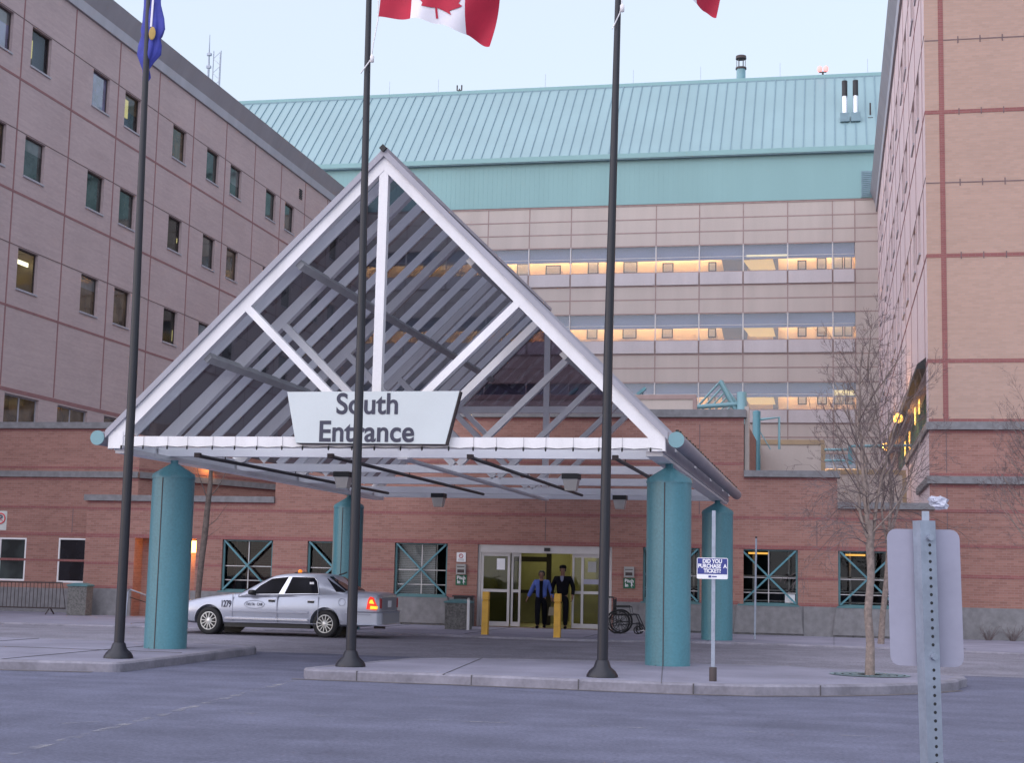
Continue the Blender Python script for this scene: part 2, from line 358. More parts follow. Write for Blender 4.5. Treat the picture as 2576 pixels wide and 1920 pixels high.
# ---------------------------------------------------------------- ground
b = MB(); b.face([(-900, -300, 0), (900, -300, 0), (900, 1600, 0), (-900, 1600, 0)]); tag(b.build('road', 'asphalt'), kind='structure')
b = MB(); zz = [(28.8, .004), (30.2, .03), (32.2, .1), (44, .1)]
for (ya, za), (yb, zb) in zip(zz, zz[1:]): b.face([(-70, ya, za), (70, ya, za), (70, yb, zb), (-70, yb, zb)])
tag(b.build('drop_off_lane', 'lane'), kind='structure')
def arc(cx, cy, r, a0, a1, n=8): return [(cx+r*cos(radians(a0+(a1-a0)*i/n)), cy+r*sin(radians(a0+(a1-a0)*i/n))) for i in range(n+1)]
def pavement(name, poly, ztop, kw=.16, joints=()):
    """raised slab with a kerb stone rim a little proud of it"""
    n = len(poly); mb = MB()
    cx = sum(p[0] for p in poly)/n; cy = sum(p[1] for p in poly)/n
    inn = []
    for i in range(n):
        p0, p1, p2 = Vector(poly[i-1]), Vector(poly[i]), Vector(poly[(i+1) % n])
        d1 = (p1-p0).normalized(); d2 = (p2-p1).normalized(); n1 = Vector((-d1.y, d1.x)); n2 = Vector((-d2.y, d2.x)); nn = n1+n2
        nn = nn/ max(.3, nn.dot(n1)); inn.append(p1+nn*kw)
    mb.face([(p.x, p.y, ztop-.004) for p in inn], 0)
    r = .03
    for i in range(n):
        j = (i+1) % n; a, bq = poly[i], poly[j]; ia, ib = inn[i], inn[j]
        fa = Vector(a).lerp(ia, r/kw); fb = Vector(bq).lerp(ib, r/kw)
        mb.face([(*a, -.02), (*bq, -.02), (*bq, ztop-r), (*a, ztop-r)], 1)
        mb.face([(*a, ztop-r), (*bq, ztop-r), (fb.x, fb.y, ztop), (fa.x, fa.y, ztop)], 1)
        mb.face([(fa.x, fa.y, ztop), (fb.x, fb.y, ztop), (ib.x, ib.y, ztop), (ia.x, ia.y, ztop)], 1)
        mb.face([(ia.x, ia.y, ztop), (ib.x, ib.y, ztop), (ib.x, ib.y, ztop-.03), (ia.x, ia.y, ztop-.03)], 1)
    for p, q, wd in joints:
        mb.beam((*p, ztop-.002), (*q, ztop-.002), wd, .012, 2)
    tag(mb.build(name, ['concrete', 'kerb', 'crack']), kind='structure')
# kerb-side pavements; polygons run anticlockwise
jl = [((x, 21.67), (x, 28.2), .008) for x in (-18.5, -15.6, -12.6)]+[((-30, 25.0), (-11.1, 25.0), .008)]+[((x, 21.455), (x+.02, 21.46), .05) for x in ()]
pavement('pavement', [(-70, 21.3), (-12.6, 21.5), (-11.2, 21.78)]+arc(-10.9, 21.98, .18, -80, -5, 4)+[(-10.75, 24), (-10.85, 27.2)]+arc(-11.5, 27.75, .65, 0, 90, 5)+[(-70, 28.3)], .15, joints=jl)
jr = [((x, 21.85), (x-.5, 26.6), .008) for x in (-5.6, -2.4)]
pavement('pavement', [(-7.75, 21.95), (-5.35, 21.98), (-2.3, 21.85), (-1.1, 22.05), (-.2, 22.5), (.7, 23.2), (1.4, 24.0), (1.85, 24.8)]+arc(1.35, 25.9, .75, -30, 110, 7)+[(-.84, 27.5), (-3.5, 27.2), (-6.41, 26.5), (-7.2, 25.9), (-7.9, 22.3)], .15, joints=jr)
jf = [((x, 37.2), (x, 43), .008) for x in (-18, -15, -12, -9, -6, -3, 0, 3)]
pavement('pavement', [(-70, 35.2), (-18, 35.5), (-14, 36.3), (-11.2, 36.75), (-8, 36.05), (-6, 36.0), (-4.0, 36.6), (-2.2, 37.15), (1.5, 36.7), (4.3, 35.9), (70, 34.5), (70, 60), (-70, 60)], .15, joints=jf)
# kerb joints (dark open gaps between kerb stones) belong to the pavements
b = MB()
for x, y in ((-6.95, 21.955), (-5.2, 21.97), (-3.6, 21.90), (-1.95, 21.865), (-.19, 22.49), (-14.3, 21.455), (-17.5, 21.44)):
    b.box(x-.007, x+.007, y-.002, y+.1, 0, .147)
tag(b.build('pavement', 'crack'), kind='structure')
# dirt swept into the gutter
for poly in ([(-70, 21.28), (-12.6, 21.48), (-11.1, 21.76)], [(-7.95, 21.93), (-5.35, 21.96), (-2.3, 21.83), (-1.1, 22.03), (-.2, 22.48), (.7, 23.18), (1.4, 23.98), (1.9, 24.8)]):
    b = MB()
    for p, q_ in zip(poly, poly[1:]):
        b.face([(p[0], p[1], .005), (q_[0], q_[1], .005), (q_[0]+.05, q_[1]-.16, .005), (p[0]+.05, p[1]-.16, .005)])
    tag(b.build('gutter', 'gutter_dirt'), kind='structure')
# worn paint lines on the near road
b = MB()
def line(p, q, wd, z=.004):
    d = (Vector(q)-Vector(p)).normalized(); a = Vector((-d.y, d.x))*wd/2
    b.face([(p[0]-a.x, p[1]-a.y, z), (q[0]-a.x, q[1]-a.y, z), (q[0]+a.x, q[1]+a.y, z), (p[0]+a.x, p[1]+a.y, z)])
line((-7.80, 21.7), (-6.83, 11.8), .12); line((-7.2, 16.35), (3.4, 17.0), .06); line((-9.3, 12.0), (-7.0, 15.6), .07)
_m, _nt, _b = _new('worn paint'); _b.inputs['Base Color'].default_value = (.34, .33, .36, 1); _b.inputs['Roughness'].default_value = .9
_n = _nt.nodes.new('ShaderNodeTexNoise'); _n.inputs['Scale'].default_value = 4; _n.inputs['Detail'].default_value = 8
_nt.links.new(coords(_nt), _n.inputs['Vector']); _r = _nt.nodes.new('ShaderNodeMapRange'); _r.inputs[1].default_value = .48; _r.inputs[2].default_value = .72; _r.inputs[4].default_value = .75
_nt.links.new(_n.outputs[0], _r.inputs[0]); _nt.links.new(_r.outputs[0], _b.inputs['Alpha']); M['paint'] = _m
tag(b.build('road_marking', 'paint'), kind='structure')

# ---------------------------------------------------------------- the two side wings
JY = [45.55+3.864*i for i in range(12)]
WOFF = [1.70, .64, 1.63, .65, 1.62, 1.62, .69, 1.72, .75, 1.62, .70, 1.62]
ROWS = [(20.30, 21.82), (16.04, 17.57), (11.76, 13.29)]
YC = 91.0
def wing(name, label, c, sg, brickm, lit, first, Y0, Y1):
    """facade in the plane X=c; sg is the outward direction along X"""
    root = thing(name, label, 'building', (c, Y0, 0)); ins = -sg
    holes = []; meta = []
    for r, (z0, z1) in enumerate(ROWS):
        for i, (j, o) in enumerate(zip(JY, WOFF)):
            if j+o+1.48 < Y1-.5 and j+o > Y0+.4: holes.append((j+o, j+o+1.46, z0, z1)); meta.append((r, i))
    rib = []; y = 45.9
    while y+2.45 < Y1-1:
        if y > Y0+.3: rib.append((y, y+2.45, 6.72, 7.82))
        y += 3.87
    if sg < 0: rib = [(45.3, 74.5, 6.15, 7.86)]
    mb = MB()
    rv = .12 if sg > 0 else .34
    wall(mb, 'X', c, Y0, Y1, 0, 23.72, holes+rib, ins*(rv+.04))
    for z, wd, m in ((19.55, .09, 2), (15.28, .09, 2), (11.02, .09, 2), (7.96, .14, 2), (21.86, .03, 3), (17.61, .03, 3), (13.33, .03, 3)):
        obox(mb, 'X', c, 0, sg*.012, Y0, Y1, z-wd/2, z+wd/2, m)
    for j in JY:
        if Y0 < j < Y1: obox(mb, 'X', c, 0, sg*.010, j-.04, j+.04, 8.05, 23.7, 2)
    mb.build('wall', [brickm, brickm, 'joint', 'thinjoint'], root)
    mb = MB()   # sloping metal cornice
    pr = [(c, 23.72), (c+sg*.10, 23.74), (c+sg*.14, 24.16), (c+sg*.42, 24.92), (c-sg*1.2, 24.96), (c-sg*1.2, 23.72)]
    mb.prism([(x, z) for x, z in pr], Y0-.12, Y1, 'Y')
    mb.mi = [1 if i == 3 else 0 for i in range(len(mb.mi))]
    mb.build('cornice', ['cornice', 'cornice2'], root)
    d = ins*rv
    for (a, e, f, g), (r, i) in zip(holes, meta):
        fr = MB()
        for q in ((a, a+.05, f, g), (e-.05, e, f, g), (a+.05, e-.05, f, f+.05), (a+.05, e-.05, g-.05, g)): obox(fr, 'X', c, d, d+ins*.05, *q)
        obox(fr, 'X', c, sg*.05, ins*.10, a-.03, e+.03, f-.07, f-.002, 1)
        wn = fr.build('window', ['iron', 'cornice2'], root)
        L = lit.get((r, i))
        if L:
            pb = MB(); obox(pb, 'X', c, d+ins*.03, d+ins*.036, a+.05, e-.05, f+.05, g-.05); pb.build('pane', 'glass', wn)
            rb = MB(); x0, x1 = c+d+ins*.05, c+ins*3.2   # the lit room behind
            rb.face([(x1, a-1, f-.6), (x1, e+1, f-.6), (x1, e+1, g+.3), (x1, a-1, g+.3)])
            rb.face([(x0, a-1, g+.3), (x0, e+1, g+.3), (x1, e+1, g+.3), (x1, a-1, g+.3)])
            rb.face([(x0, a-1, f-.6), (x0, e+1, f-.6), (x1, e+1, f-.6), (x1, a-1, f-.6)])
            rb.face([(x0, a-1, f-.6), (x0, a-1, g+.3), (x1, a-1, g+.3), (x1, a-1, f-.6)]); rb.face([(x0, e+1, f-.6), (x0, e+1, g+.3), (x1, e+1, g+.3), (x1, e+1, f-.6)])
            rb.build('room', L[3], wn)
            lb = MB()
            for u0, u1, v0, v1, dd in L[0]: k_ = a/29.5*(dd-.12); kz = (f-1)/29.5*(dd-.12); obox(lb, 'X', c, ins*dd, ins*(dd+.05), a+u0+k_, a+u1+k_, f+v0+kz, f+v1+kz)
            lb.build('lamp', L[1], wn)
            if L[2]:
                for u0, u1, v0, v1, dd in L[2]:
                    sb = MB(); k_ = a/29.5*(dd-.12); kz = (f-1)/29.5*(dd-.12); obox(sb, 'X', c, ins*dd, ins*(dd+.03), a+u0+k_, a+u1+k_, f+v0+kz, f+v1+kz)
                    sb.build('curtain', 'blind', wn)
        else:
            pb = MB(); obox(pb, 'X', c, d+ins*.03, d+ins*.036, a+.05, e-.05, f+.05, g-.05)
            m = 'pane_side' if sg < 0 else ('pane_sky' if r == 0 and i < 3 else ('pane_brown' if (r*5+i*3) % 7 in (2, 5) else 'pane_dark'))
            pb.build('pane', m, wn)
            if sg > 0 and (r*7+i*5) % 3 == 0:
                hh = (g-f)*(.3+.12*((r*3+i) % 4)); bb = MB(); obox(bb, 'X', c, d+ins*.026, d+ins*.0295, a+.05, e-.05, g-.05-hh, g-.05); bb.build('blind', 'pane_blind', wn)
    for a, e, f, g in rib:
        fr = MB(); mids = [a, (a+e)/2, e] if sg > 0 else [a+i*1.05 for i in range(int((e-a)/1.05)+1)]
        for q in mids: obox(fr, 'X', c, d, d+ins*.05, max(a, q-.03), min(e, q+.03), f, g)
        obox(fr, 'X', c, d, d+ins*.05, a, e, g-.05, g)
        wn = fr.build('ribbon_window', 'cornice2' if sg > 0 else 'teal_frame', root)
        pb = MB(); obox(pb, 'X', c, d+ins*.03, d+ins*.036, a, e, f, g); pb.build('pane', 'pane_brown' if sg > 0 else 'pane_dark', wn)
        if sg < 0:   # added glowing boxes standing in for lamp reflections on the panes
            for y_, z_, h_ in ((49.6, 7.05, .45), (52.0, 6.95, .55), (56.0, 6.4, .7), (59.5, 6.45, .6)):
                lb = MB(); obox(lb, 'X', c, ins*.02, ins*.05, y_, y_+.42, z_, z_+h_); lb.build('lamp', 'lamp_and_reflection', wn)
    return root
rw = 'warmwall'
LIT = {(0, 1): ([(.02, .30, .35, 1.05, .5)], 'lamp_room', [(.32, 1.5, -.1, 1.6, .45)], rw),
       (0, 3): ([(-.05, .55, .45, 1.25, .6)], 'lamp_room', [(.62, 1.5, -.1, .75, .5), (-.1, .6, -.1, .40, .3)], rw),
       (2, 1): ([(.0, 1.0, .98, 1.14, .9)], 'lamp_tube', [(.55, 1.6, -.2, .75, 1.3)], rw),
       (1, 4): ([(1.30, 1.36, .5, .72, .5)], 'lamp_room', [], 'lobby_wall'),
       (2, 4): ([(.75, 1.35, .42, .55, 1.2), (1.34, 1.38, .2, .7, .4)], 'lamp_room', [], 'lobby_wall')}
wl = wing('hospital_wing', 'shaded brick hospital wing with grey sloping cornice, long facade on the left', -29.5, 1, 'brick_wing', LIT, 0, 30, YC)
mb = MB()
for k in range(6): obox(mb, 'X', -29.5, .002, .05, 79.3, 79.75, 22.55+k*.1, 22.60+k*.1)
mb.build('vent', 'black', wl)
mb = MB()   # flat roof, ends
mb.face([(-30.6, 30, 24.9), (-60, 30, 24.9), (-60, YC, 24.9), (-30.6, YC, 24.9)]); mb.face([(-29.5, 30, 0), (-60, 30, 0), (-60, 30, 24.9), (-29.5, 30, 24.9)])
mb.build('roof', 'cornice', wl)
mb = MB()   # lightning rods along the parapet
for y in (56.5, 66, 74, 82): mb.tube([(-30.3, y, 24.9), (-30.3, y, 25.9)], .012, 5)
mb.build('lightning_rod', 'galv', wl)
# right wing: side wall X=2.66 and broad end wall Y=44.3
wr = wing('hospital_wing', 'tall buff brick hospital wing on the right, blank end wall with red brick bands', 2.66, -1, 'brick_side', {}, 0, 44.3, YC)
mb = MB(); wall(mb, 'Y', 44.3, 2.66, 40, 6.2, 30, mi=0); wall(mb, 'Y', 44.3, 2.66, 40, 0, 6.0, mi=1)
for z in (15.28, 11.02, 7.96, 19.55): mb.box(2.66, 40, 44.288, 44.3, z-.055, z+.055, 2)
for z in (17.45, 13.17): mb.box(2.66, 40, 44.29, 44.3, z-.014, z+.014, 3)
for z in (6.26, 5.94, 4.72, 4.40, 3.70, 2.72, 1.88): mb.box(2.66, 40, 44.288, 44.3, z-.045, z+.045, 2)
for z in (17.45, 13.17, 15.28, 11.02):
    x = 3.6
    while x < 9: mb.box(x, x+.03, 44.286, 44.3, z-.10, z+.10, 3); x += .62
for x in (3.13, 9.0, 15.0): mb.box(x-.07, x+.07, 44.286, 44.3, 6.3, 30, 2); mb.box(x-.012, x+.012, 44.292, 44.3, 1.0, 5.9, 3)
mb.build('end_wall', ['brick_buff', 'brick', 'brick_red', 'thinjoint'], wr)
mb = MB()
for z0, z1 in ((5.99, 6.21), (4.46, 4.67)):
    mb.box(2.58, 40, 44.18, 44.5, z0, z1); mb.box(2.58, 2.66, 44.5, 57.5 if z0 > 5 else 50, z0, z1)
mb.box(2.78, 40, 44.2, 44.4, .1, 1.02)
mb.build('granite_band', 'granite', wr)
mb = MB(); mb.prism([(2.4, 7.86), (2.66, 7.86), (2.66, 8.2), (2.4, 8.0)], 45.2, 76, 'Y'); mb.build('soffit', 'black', wr)
mb = MB(); mb.face([(3.8, 44.4, 24.9), (40, 44.4, 24.9), (40, YC, 24.9), (3.8, YC, 24.9)]); mb.build('roof', 'cornice', wr)
# sodium lamps hung under the soffit of the right wing
for i, (x, y, z, lab) in enumerate(((2.28, 55.6, 7.52, 'glowing orange lamp under the right wing soffit, the upper and brighter one'), (2.28, 68.8, 7.66, 'glowing orange lamp under the right wing soffit, the lower farther one'))):
    t = thing('wall_lamp', lab, 'lamp', (x, y, z), 'orange lamps under the soffit')
    q = MB(); q.lathe((x, y, z), [(.02, -.18), (.14, -.11), (.18, 0), (.14, .11), (.03, .18)], 16); q.build('globe', 'lamp_orange', t)
    q = MB(); q.beam((x, y, z+.12), (2.62, y, z+.12), .04, .04); q.build('bracket', 'black', t)
    ld = bpy.data.lights.new('lamp_light', 'POINT'); ld.energy = 60; ld.color = (1, .5, .15); ld.shadow_soft_size = .2
    lo = bpy.data.objects.new('lamp_light', ld); COL.objects.link(lo); lo.parent = t; lo.location = (-.35, 0, 0)

# ---------------------------------------------------------------- hospital block closing the court
cb_root = thing('hospital_block', 'hospital block with pale green metal roof, cream panels and lit corridors behind', 'building', (-13.4, YC, 0))
XL, XR = -40.0, 2.66
VJ = [2.66, 1.33, .02]+[.02-2.65*i for i in range(1, 16)]
W3 = [(20.24, 21.92), (16.02, 17.69), (11.79, 13.46), (7.5, 9.2)]
ROWZ = [24.49, 23.60, 22.76, 21.92, 20.24, 19.40, 18.57, 17.69, 16.02, 15.16, 14.34, 13.46, 11.79, 10.97, 10.15, 9.2, 7.5]
mb = MB(); holes = []
for z0, z1 in W3:
    for a, e in zip(VJ[1:], VJ[2:]): holes.append((e+.03, a-.03, z0, z1))
wall(mb, 'Y', YC, XL, XR, 0, 24.5, [(XL, 1.33, z0, z1) for z0, z1 in W3], .3)
for z in ROWZ:
    mb.box(XL, XR if not any(abs(z-q) < .01 for qq in W3 for q in qq) else XR, YC-.012, YC, z-.035, z+.035, 1)
for x in VJ[1:]:
    for (za, zb) in ((21.92, 24.49), (17.69, 20.24), (13.46, 16.02), (9.2, 11.79)): mb.box(x-.035, x+.035, YC-.014, YC, za, zb, 1)
for z0, z1 in W3:
    for a, e in zip(VJ[1:], VJ[2:]): mb.box(e+.05, a-.05, YC-.10, YC-.001, z0-.78, z0-.02, 2)
mb.box(XL, XR, YC-.03, YC, 24.44, 24.56, 1)
mb.build('panel_wall', ['tile', 'tilejoint', 'tile2'], cb_root)
XL, XR = -75.0, 9.0
mb = MB(); mb.box(XL, XR, YC-.06, YC+.3, 24.56, 27.5)
x = XL
while x < XR: mb.box(x, x+.04, YC-.068, YC-.059, 24.56, 27.4); x += .30
mb.build('siding', 'siding', cb_root)
mb = MB(); mb.face([(XL, YC-.35, 27.5), (XR, YC-.35, 27.5), (XR, YC+6.5, 34.35), (XL, YC+6.5, 34.35)])
mb.box(XL, XR, YC-.45, YC-.02, 27.42, 27.72, 2); mb.box(XL, XR, YC-.40, YC-.03, 27.36, 27.42, 3)
mb.box(XL, XR, YC+6.4, YC+6.9, 34.3, 34.52, 2); mb.box(XL, XR, YC+6.36, YC+6.4, 34.2, 34.3, 3)
mb.face([(XL, YC+6.9, 34.4), (XR, YC+6.9, 34.4), (XR, YC+30, 30), (XL, YC+30, 30)])
x = 8.33
while x > XL: mb.beam((x, YC-.3, 27.55), (x, YC+6.4, 34.26), .05, .10, 1); x -= .627
mb.build('roof', ['roof', 'seam', 'siding', 'seam'], cb_root); XL, XR = -40.0, 2.66
mb = MB()
for k in range(13): mb.box(1.76, 2.62, YC-.14, YC-.101, 24.62+k*.12, 24.70+k*.12)
mb.box(1.72, 1.78, YC-.15, YC-.10, 24.58, 26.15); mb.box(1.72, 2.64, YC-.15, YC-.10, 26.15, 26.2)
mb.build('louvre', 'seam', cb_root)
for z0, z1 in W3:   # corridors behind glass
    for a, e in zip(VJ[1:], VJ[2:]):
        fr = MB(); fr.box(e-.035, e+.035, YC-.05, YC+.1, z0, z1); fr.box(e+.035, a-.035, YC+.02, YC+.08, z1-.05, z1); fr.box(e+.035, a-.035, YC+.02, YC+.08, z0, z0+.04)
        fr.box(e+.035, a-.035, YC+.03, YC+.07, z0+.93, z0+.96)
        wn = fr.build('window', 'alu', cb_root)
        pb = MB(); pb.box(e+.035, a-.035, YC+.045, YC+.051, z0+.04, z1-.05); pb.build('pane', 'corrglass', wn)
    rb = MB(); yb = YC+3.4
    rb.face([(XL, yb, z0-1), (1.6, yb, z0-1), (1.6, yb, z1+.6), (XL, yb, z1+.6)]); rb.face([(XL, YC+.3, z1+.6), (1.6, YC+.3, z1+.6), (1.6, yb, z1+.6), (XL, yb, z1+.6)])
    rb.face([(XL, YC+.3, z0-1), (1.6, YC+.3, z0-1), (1.6, yb, z0-1), (XL, yb, z0-1)]); rb.face([(1.6, YC+.3, z0-1), (1.6, yb, z0-1), (1.6, yb, z1+.6), (1.6, YC+.3, z1+.6)])
    rb.build('corridor', 'warmwall', cb_root)
    bb = MB(); bb.box(XL, 1.33, YC+.35, YC+.42, z1-.86, z1+.3)
    bb.build('bulkhead', 'blind', cb_root)
    lb = MB(); x = 1.2
    while x > -36:
        if not (-6.2 < x < -3.6): lb.box(x-2.2, x, yb-.35, yb-.25, z1+.18, z1+.24)
        x -= 2.5
    lb.build('corridor_tube', 'lamp_warm', cb_root)
    if z0 > 10:
        pf = MB(); pi_ = MB(); hz = z0+.80   # framed pictures on the corridor wall
        for k, (x, wd) in enumerate(((-1.85, .55), (-.65, .6), (.35, .6), (-7.4, .5), (-12.6, .9), (-15.0, .7), (-17.6, 1.0), (-19.6, .8), (.95, .5), (-10.2, .7))):
            h = .62+.14*(k % 3); pf.box(x-wd/2, x+wd/2, yb-.05, yb-.003, hz-.1, hz-.1+h); pi_.box(x-wd/2+.07, x+wd/2-.07, yb-.058, yb-.05, hz-.03, hz-.17+h)
        po = pf.build('picture', 'black', cb_root); pi_.build('print', 'notice_grey', po)
        cl = MB()   # splayed ceiling of the stair lobby with its column
        cl.prism([(-6.3, z0-1), (-5.5, z0-1), (-5.0, z1+.2), (-6.9, z1+.2)], yb-.5, yb-.1, 'Y'); cl.box(-3.6, -3.3, yb-.5, yb-.1, z0-1, z1)
        cl.build('column', 'blind', cb_root)
        cp = MB(); cp.face([(-5.0, yb-.5, z0+.65), (-3.45, yb-.5, z0+.65), (-3.6, yb-.9, z0+1.22), (-5.45, yb-.9, z0+1.22)]); cp.build('lit_ceiling', emit('ceiling glow', (1.0, .74, .34), .16), cb_root)  # sloping ceiling; its lit look is emission, no lamp fitted there
lb = MB(); lb.box(-5.1, -2.65, YC+.31, YC+.34, 21.2, 21.3); lb.build('fluorescent_tube', emit('far tube', (1.0, .80, .4), .40), cb_root)
lb = MB(); lb.box(.08, 1.28, YC+.31, YC+.34, 12.7, 13.0); lb.build('fluorescent_tube', emit('far panel', (1.0, .72, .3), .32), cb_root)
# roof plant
mb = MB(); mb.lathe((-5.9, 98.5, 34), [(.30, -3), (.30, 1.55)], 20); ch = mb.build('chimney', emit and 'teal_light', cb_root)
mb = MB(); mb.lathe((-5.9, 98.5, 34), [(.36, 1.50), (.36, 1.62)], 20); mb.lathe((-5.9, 98.5, 34), [(.36, 2.22), (.34, 2.42), (.05, 2.45)], 20)
for k in range(6): mb.tube([(-5.9+.28*cos(k*pi/3), 98.5+.28*sin(k*pi/3), 35.6), (-5.9+.28*cos(k*pi/3), 98.5+.28*sin(k*pi/3), 36.25)], .02, 6)
mb.build('cap', 'iron', ch)
for x in (.80, 1.46):
    mb = MB(); mb.lathe((x, 93.6, 0), [(.165, 30.0), (.165, 32.35)], 18); fl = mb.build('flue', 'chrome', cb_root)
    mb = MB(); mb.lathe((x, 93.6, 0), [(.172, 31.75), (.172, 32.75), (.12, 32.76)], 18); mb.build('cap', 'black', fl)
    mb = MB(); mb.box(x-.28, x+.28, 92.9, 93.7, 29.95, 30.5); mb.build('flashing', 'seam', fl)
mb = MB(); mb.tube([(2.35, 93.7, 30.2), (2.35, 93.7, 31.3)], .05, 8); mb.box(2.2, 2.5, 93.4, 93.8, 30.0, 30.3); mb.build('vent_pipe', 'iron', cb_root)
mb = MB(); mb.tube([(-25.0, 97.6, 34.4), (-25.0, 97.6, 34.75)], .05, 6)
for dx in (-.16, .16): mb.tube([(-25.0, 97.6, 34.6), (-25+dx, 97.6, 34.65), (-25+dx, 97.6, 35.0)], .05, 6)
mb.build('vent_pipe', 'iron', cb_root)
mb = MB()
for x in (-30, -26.5, -19, -13, -8.5, -3.3, 2.3): mb.tube([(x, 97.6, 34.5), (x, 97.6, 35.5)], .012, 5)
mb.build('lightning_rod', 'galv', cb_root)
t = thing('aviation_light', 'glowing pink twin beacon lamp on the green roof ridge', 'beacon', (-.55, 97.6, 34.5))
mb = MB(); mb.tube([(-.55, 97.6, 34.5), (-.55, 97.6, 34.75)], .06, 8); mb.beam((-.78, 97.6, 34.75), (-.32, 97.6, 34.75), .08, .06); mb.build('stand', 'iron', t)
for dx in (-.2, .2):
    mb = MB(); mb.lathe((-.55+dx, 97.6, 34.78), [(.11, 0), (.16, .12), (.15, .3), (.03, .40)], 14); mb.build('beacon_globe', 'beacon', t)
# radio masts far behind the left wing
t = thing('radio_mast', 'thin lattice radio mast beside a whip aerial above the left wing', 'mast', (-42, 95, 24))
mb = MB()
for dx, dy in ((-.3, 0), (.3, 0), (0, .5)): mb.tube([(-41.75+dx, 95+dy, 24), (-41.75+dx*.9, 95+dy, 37.4)], .035, 5)
for k in range(18):
    z = 28+k*.52; s = 1 if k % 2 else -1
    mb.tube([(-41.75-.29*s, 95, z), (-41.75+.29*s, 95, z+.52)], .02, 4)
mb.build('lattice', 'galv', t)
mb = MB(); mb.tube([(-42.35, 95, 24), (-42.35, 95, 36.0), (-42.38, 95, 38.6)], [.09, .08, .02], 6)
for z in (36.3, 37.2): mb.box(-42.5, -42.2, 94.9, 95.1, z-.12, z+.05)
for z in (34.4, 33.2): mb.tube([(-42.9, 95, z), (-42.35, 95, z)], .03, 5); mb.tube([(-42.9, 95, z-.4), (-42.9, 95, z+.5)], .03, 5)
mb.build('aerial', 'galv', t)

# ---------------------------------------------------------------- low brick entrance building
YF = 43.0
eb = thing('entrance_building', 'low pink brick entrance building with stepped granite copings and sliding doors', 'building', (-9, YF, 0))
WZ0, WZ1 = .97, 2.52
WX = [-17.96, -15.27, -12.58, -5.28, -2.57, .12]
wh = [(x, x+1.6, WZ0, WZ1) for x in WX]; DOOR = (-10.08, -6.16, .15, 2.49); REC = (-20.80, -18.80, .15, 2.50)
mb = MB()
wall(mb, 'Y', YF, -22.44, -16.35, 0, 3.62, [wh[0], REC], .22); wall(mb, 'Y', YF, -16.35, -2.46, 0, 6.2, wh[1:4]+[DOOR], .22)
wall(mb, 'Y', YF, -2.46, .11, 0, 4.52, [(-2.57, -.97, WZ0, WZ1)], .22); wall(mb, 'Y', YF, .11, 2.7, 0, 3.66, wh[5:], .22)
wall(mb, 'Y', 44.3, -60, -21.42, 0, 5.97, [(-26.09, -25.15, 1.1, 2.46), (-24.03, -23.07, 1.08, 2.48)], .14)
# set-back angled wall and returns
mb.face([(-21.42, 44.3, 0), (-18.8, 51.0, 0), (-18.8, 51.0, 6.2), (-21.42, 44.3, 6.2)]); mb.face([(-18.8, 51, 0), (-16.35, 51, 0), (-16.35, 51, 6.2), (-18.8, 51, 6.2)])
mb.face([(-16.35, YF, 3.6), (-16.35, 51, 3.6), (-16.35, 51, 6.2), (-16.35, YF, 6.2)]); mb.face([(-22.44, YF, 0), (-22.44, 44.3, 0), (-22.44, 44.3, 3.62), (-22.44, YF, 3.62)])
mb.face([(-2.46, YF+.5, 4.5), (-2.46, 60, 4.5), (-2.46, 60, 6.2), (-2.46, YF+.5, 6.2)]); mb.face([(.11, YF, 3.6), (.11, 60, 3.6), (.11, 60, 4.5), (.11, YF, 4.5)])
mb.face([(2.7, YF, 0), (2.7, 44.3, 0), (2.7, 44.3, 3.66), (2.7, YF, 3.66)])
for z, wd in ((3.38, .09), (2.56, .12)):
    mb.box(-22.44, 2.7, YF-.006, YF, z-wd/2, z+wd/2, 1)
cuts = sorted([(-22.44, 0)]+[(h[0], 1) for h in wh+[DOOR, REC]]+[(h[1], 0) for h in wh+[DOOR, REC]])
for z, wd in ((1.72, .08), (1.0, .08)):
    for (a, s), (e, s2) in zip(cuts, cuts[1:]+[(2.7, 1)]):
        if s == 0 and e > a: mb.box(a, e, YF-.006, YF, z-wd/2, z+wd/2, 1)
mb.box(-2.46, .11, YF-.006, YF, 4.44, 4.51, 1); mb.box(-16.35, -2.46, YF-.006, YF, 6.10, 6.18, 1); mb.box(-22.44, -16.35, YF-.006, YF, 3.54, 3.61, 1); mb.box(-16.35, -2.46, YF-.006, YF, 4.85, 4.92, 1)
for z, wd in ((3.45, .08), (2.60, .10), (1.78, .07), (4.35, .07), (4.72, .07), (5.92, .06)): mb.box(-60, -21.42 if z > 3.6 else -22.44, 44.292, 44.3, z-wd/2, z+wd/2, 1)
for z0, z1 in ((4.35, 4.40), (4.67, 4.72), (5.9, 5.96)):
    mb.face([(-21.42+.01, 44.3, z0), (-18.8+.01, 51, z0), (-18.8+.01, 51, z1), (-21.42+.01, 44.3, z1)], 1)
for x in (-13.9, -8.1, -3.0, -.45, 1.95, -23.6, -26.9): mb.box(x-.012, x+.012, (YF if x > -22 else 44.3)-.004, (YF if x > -22 else 44.3), 2.6, 3.3 if x > -16 else 3.5, 2)
for x in (-13.9, -8.1, -3.7): mb.box(x-.012, x+.012, YF-.004, YF, 3.45, 6.0, 2)
mb.build('wall', ['brick', 'brick_red', 'thinjoint'], eb)
mb = MB()   # copings, bands and base
mb.box(-16.35, -2.40, YF-.10, YF+.5, 6.2, 6.42); mb.box(-22.52, -16.352, YF-.10, YF+1.2, 3.62, 3.80); mb.box(-2.455, .19, YF-.10, YF+.5, 4.52, 4.70); mb.box(.115, 2.72, YF-.10, YF+.5, 3.66, 3.84)
mb.box(-60, -21.3, 44.2, 44.8, 5.97, 6.17); mb.box(-60, -21.42, 44.22, 44.3, 4.41, 4.60)
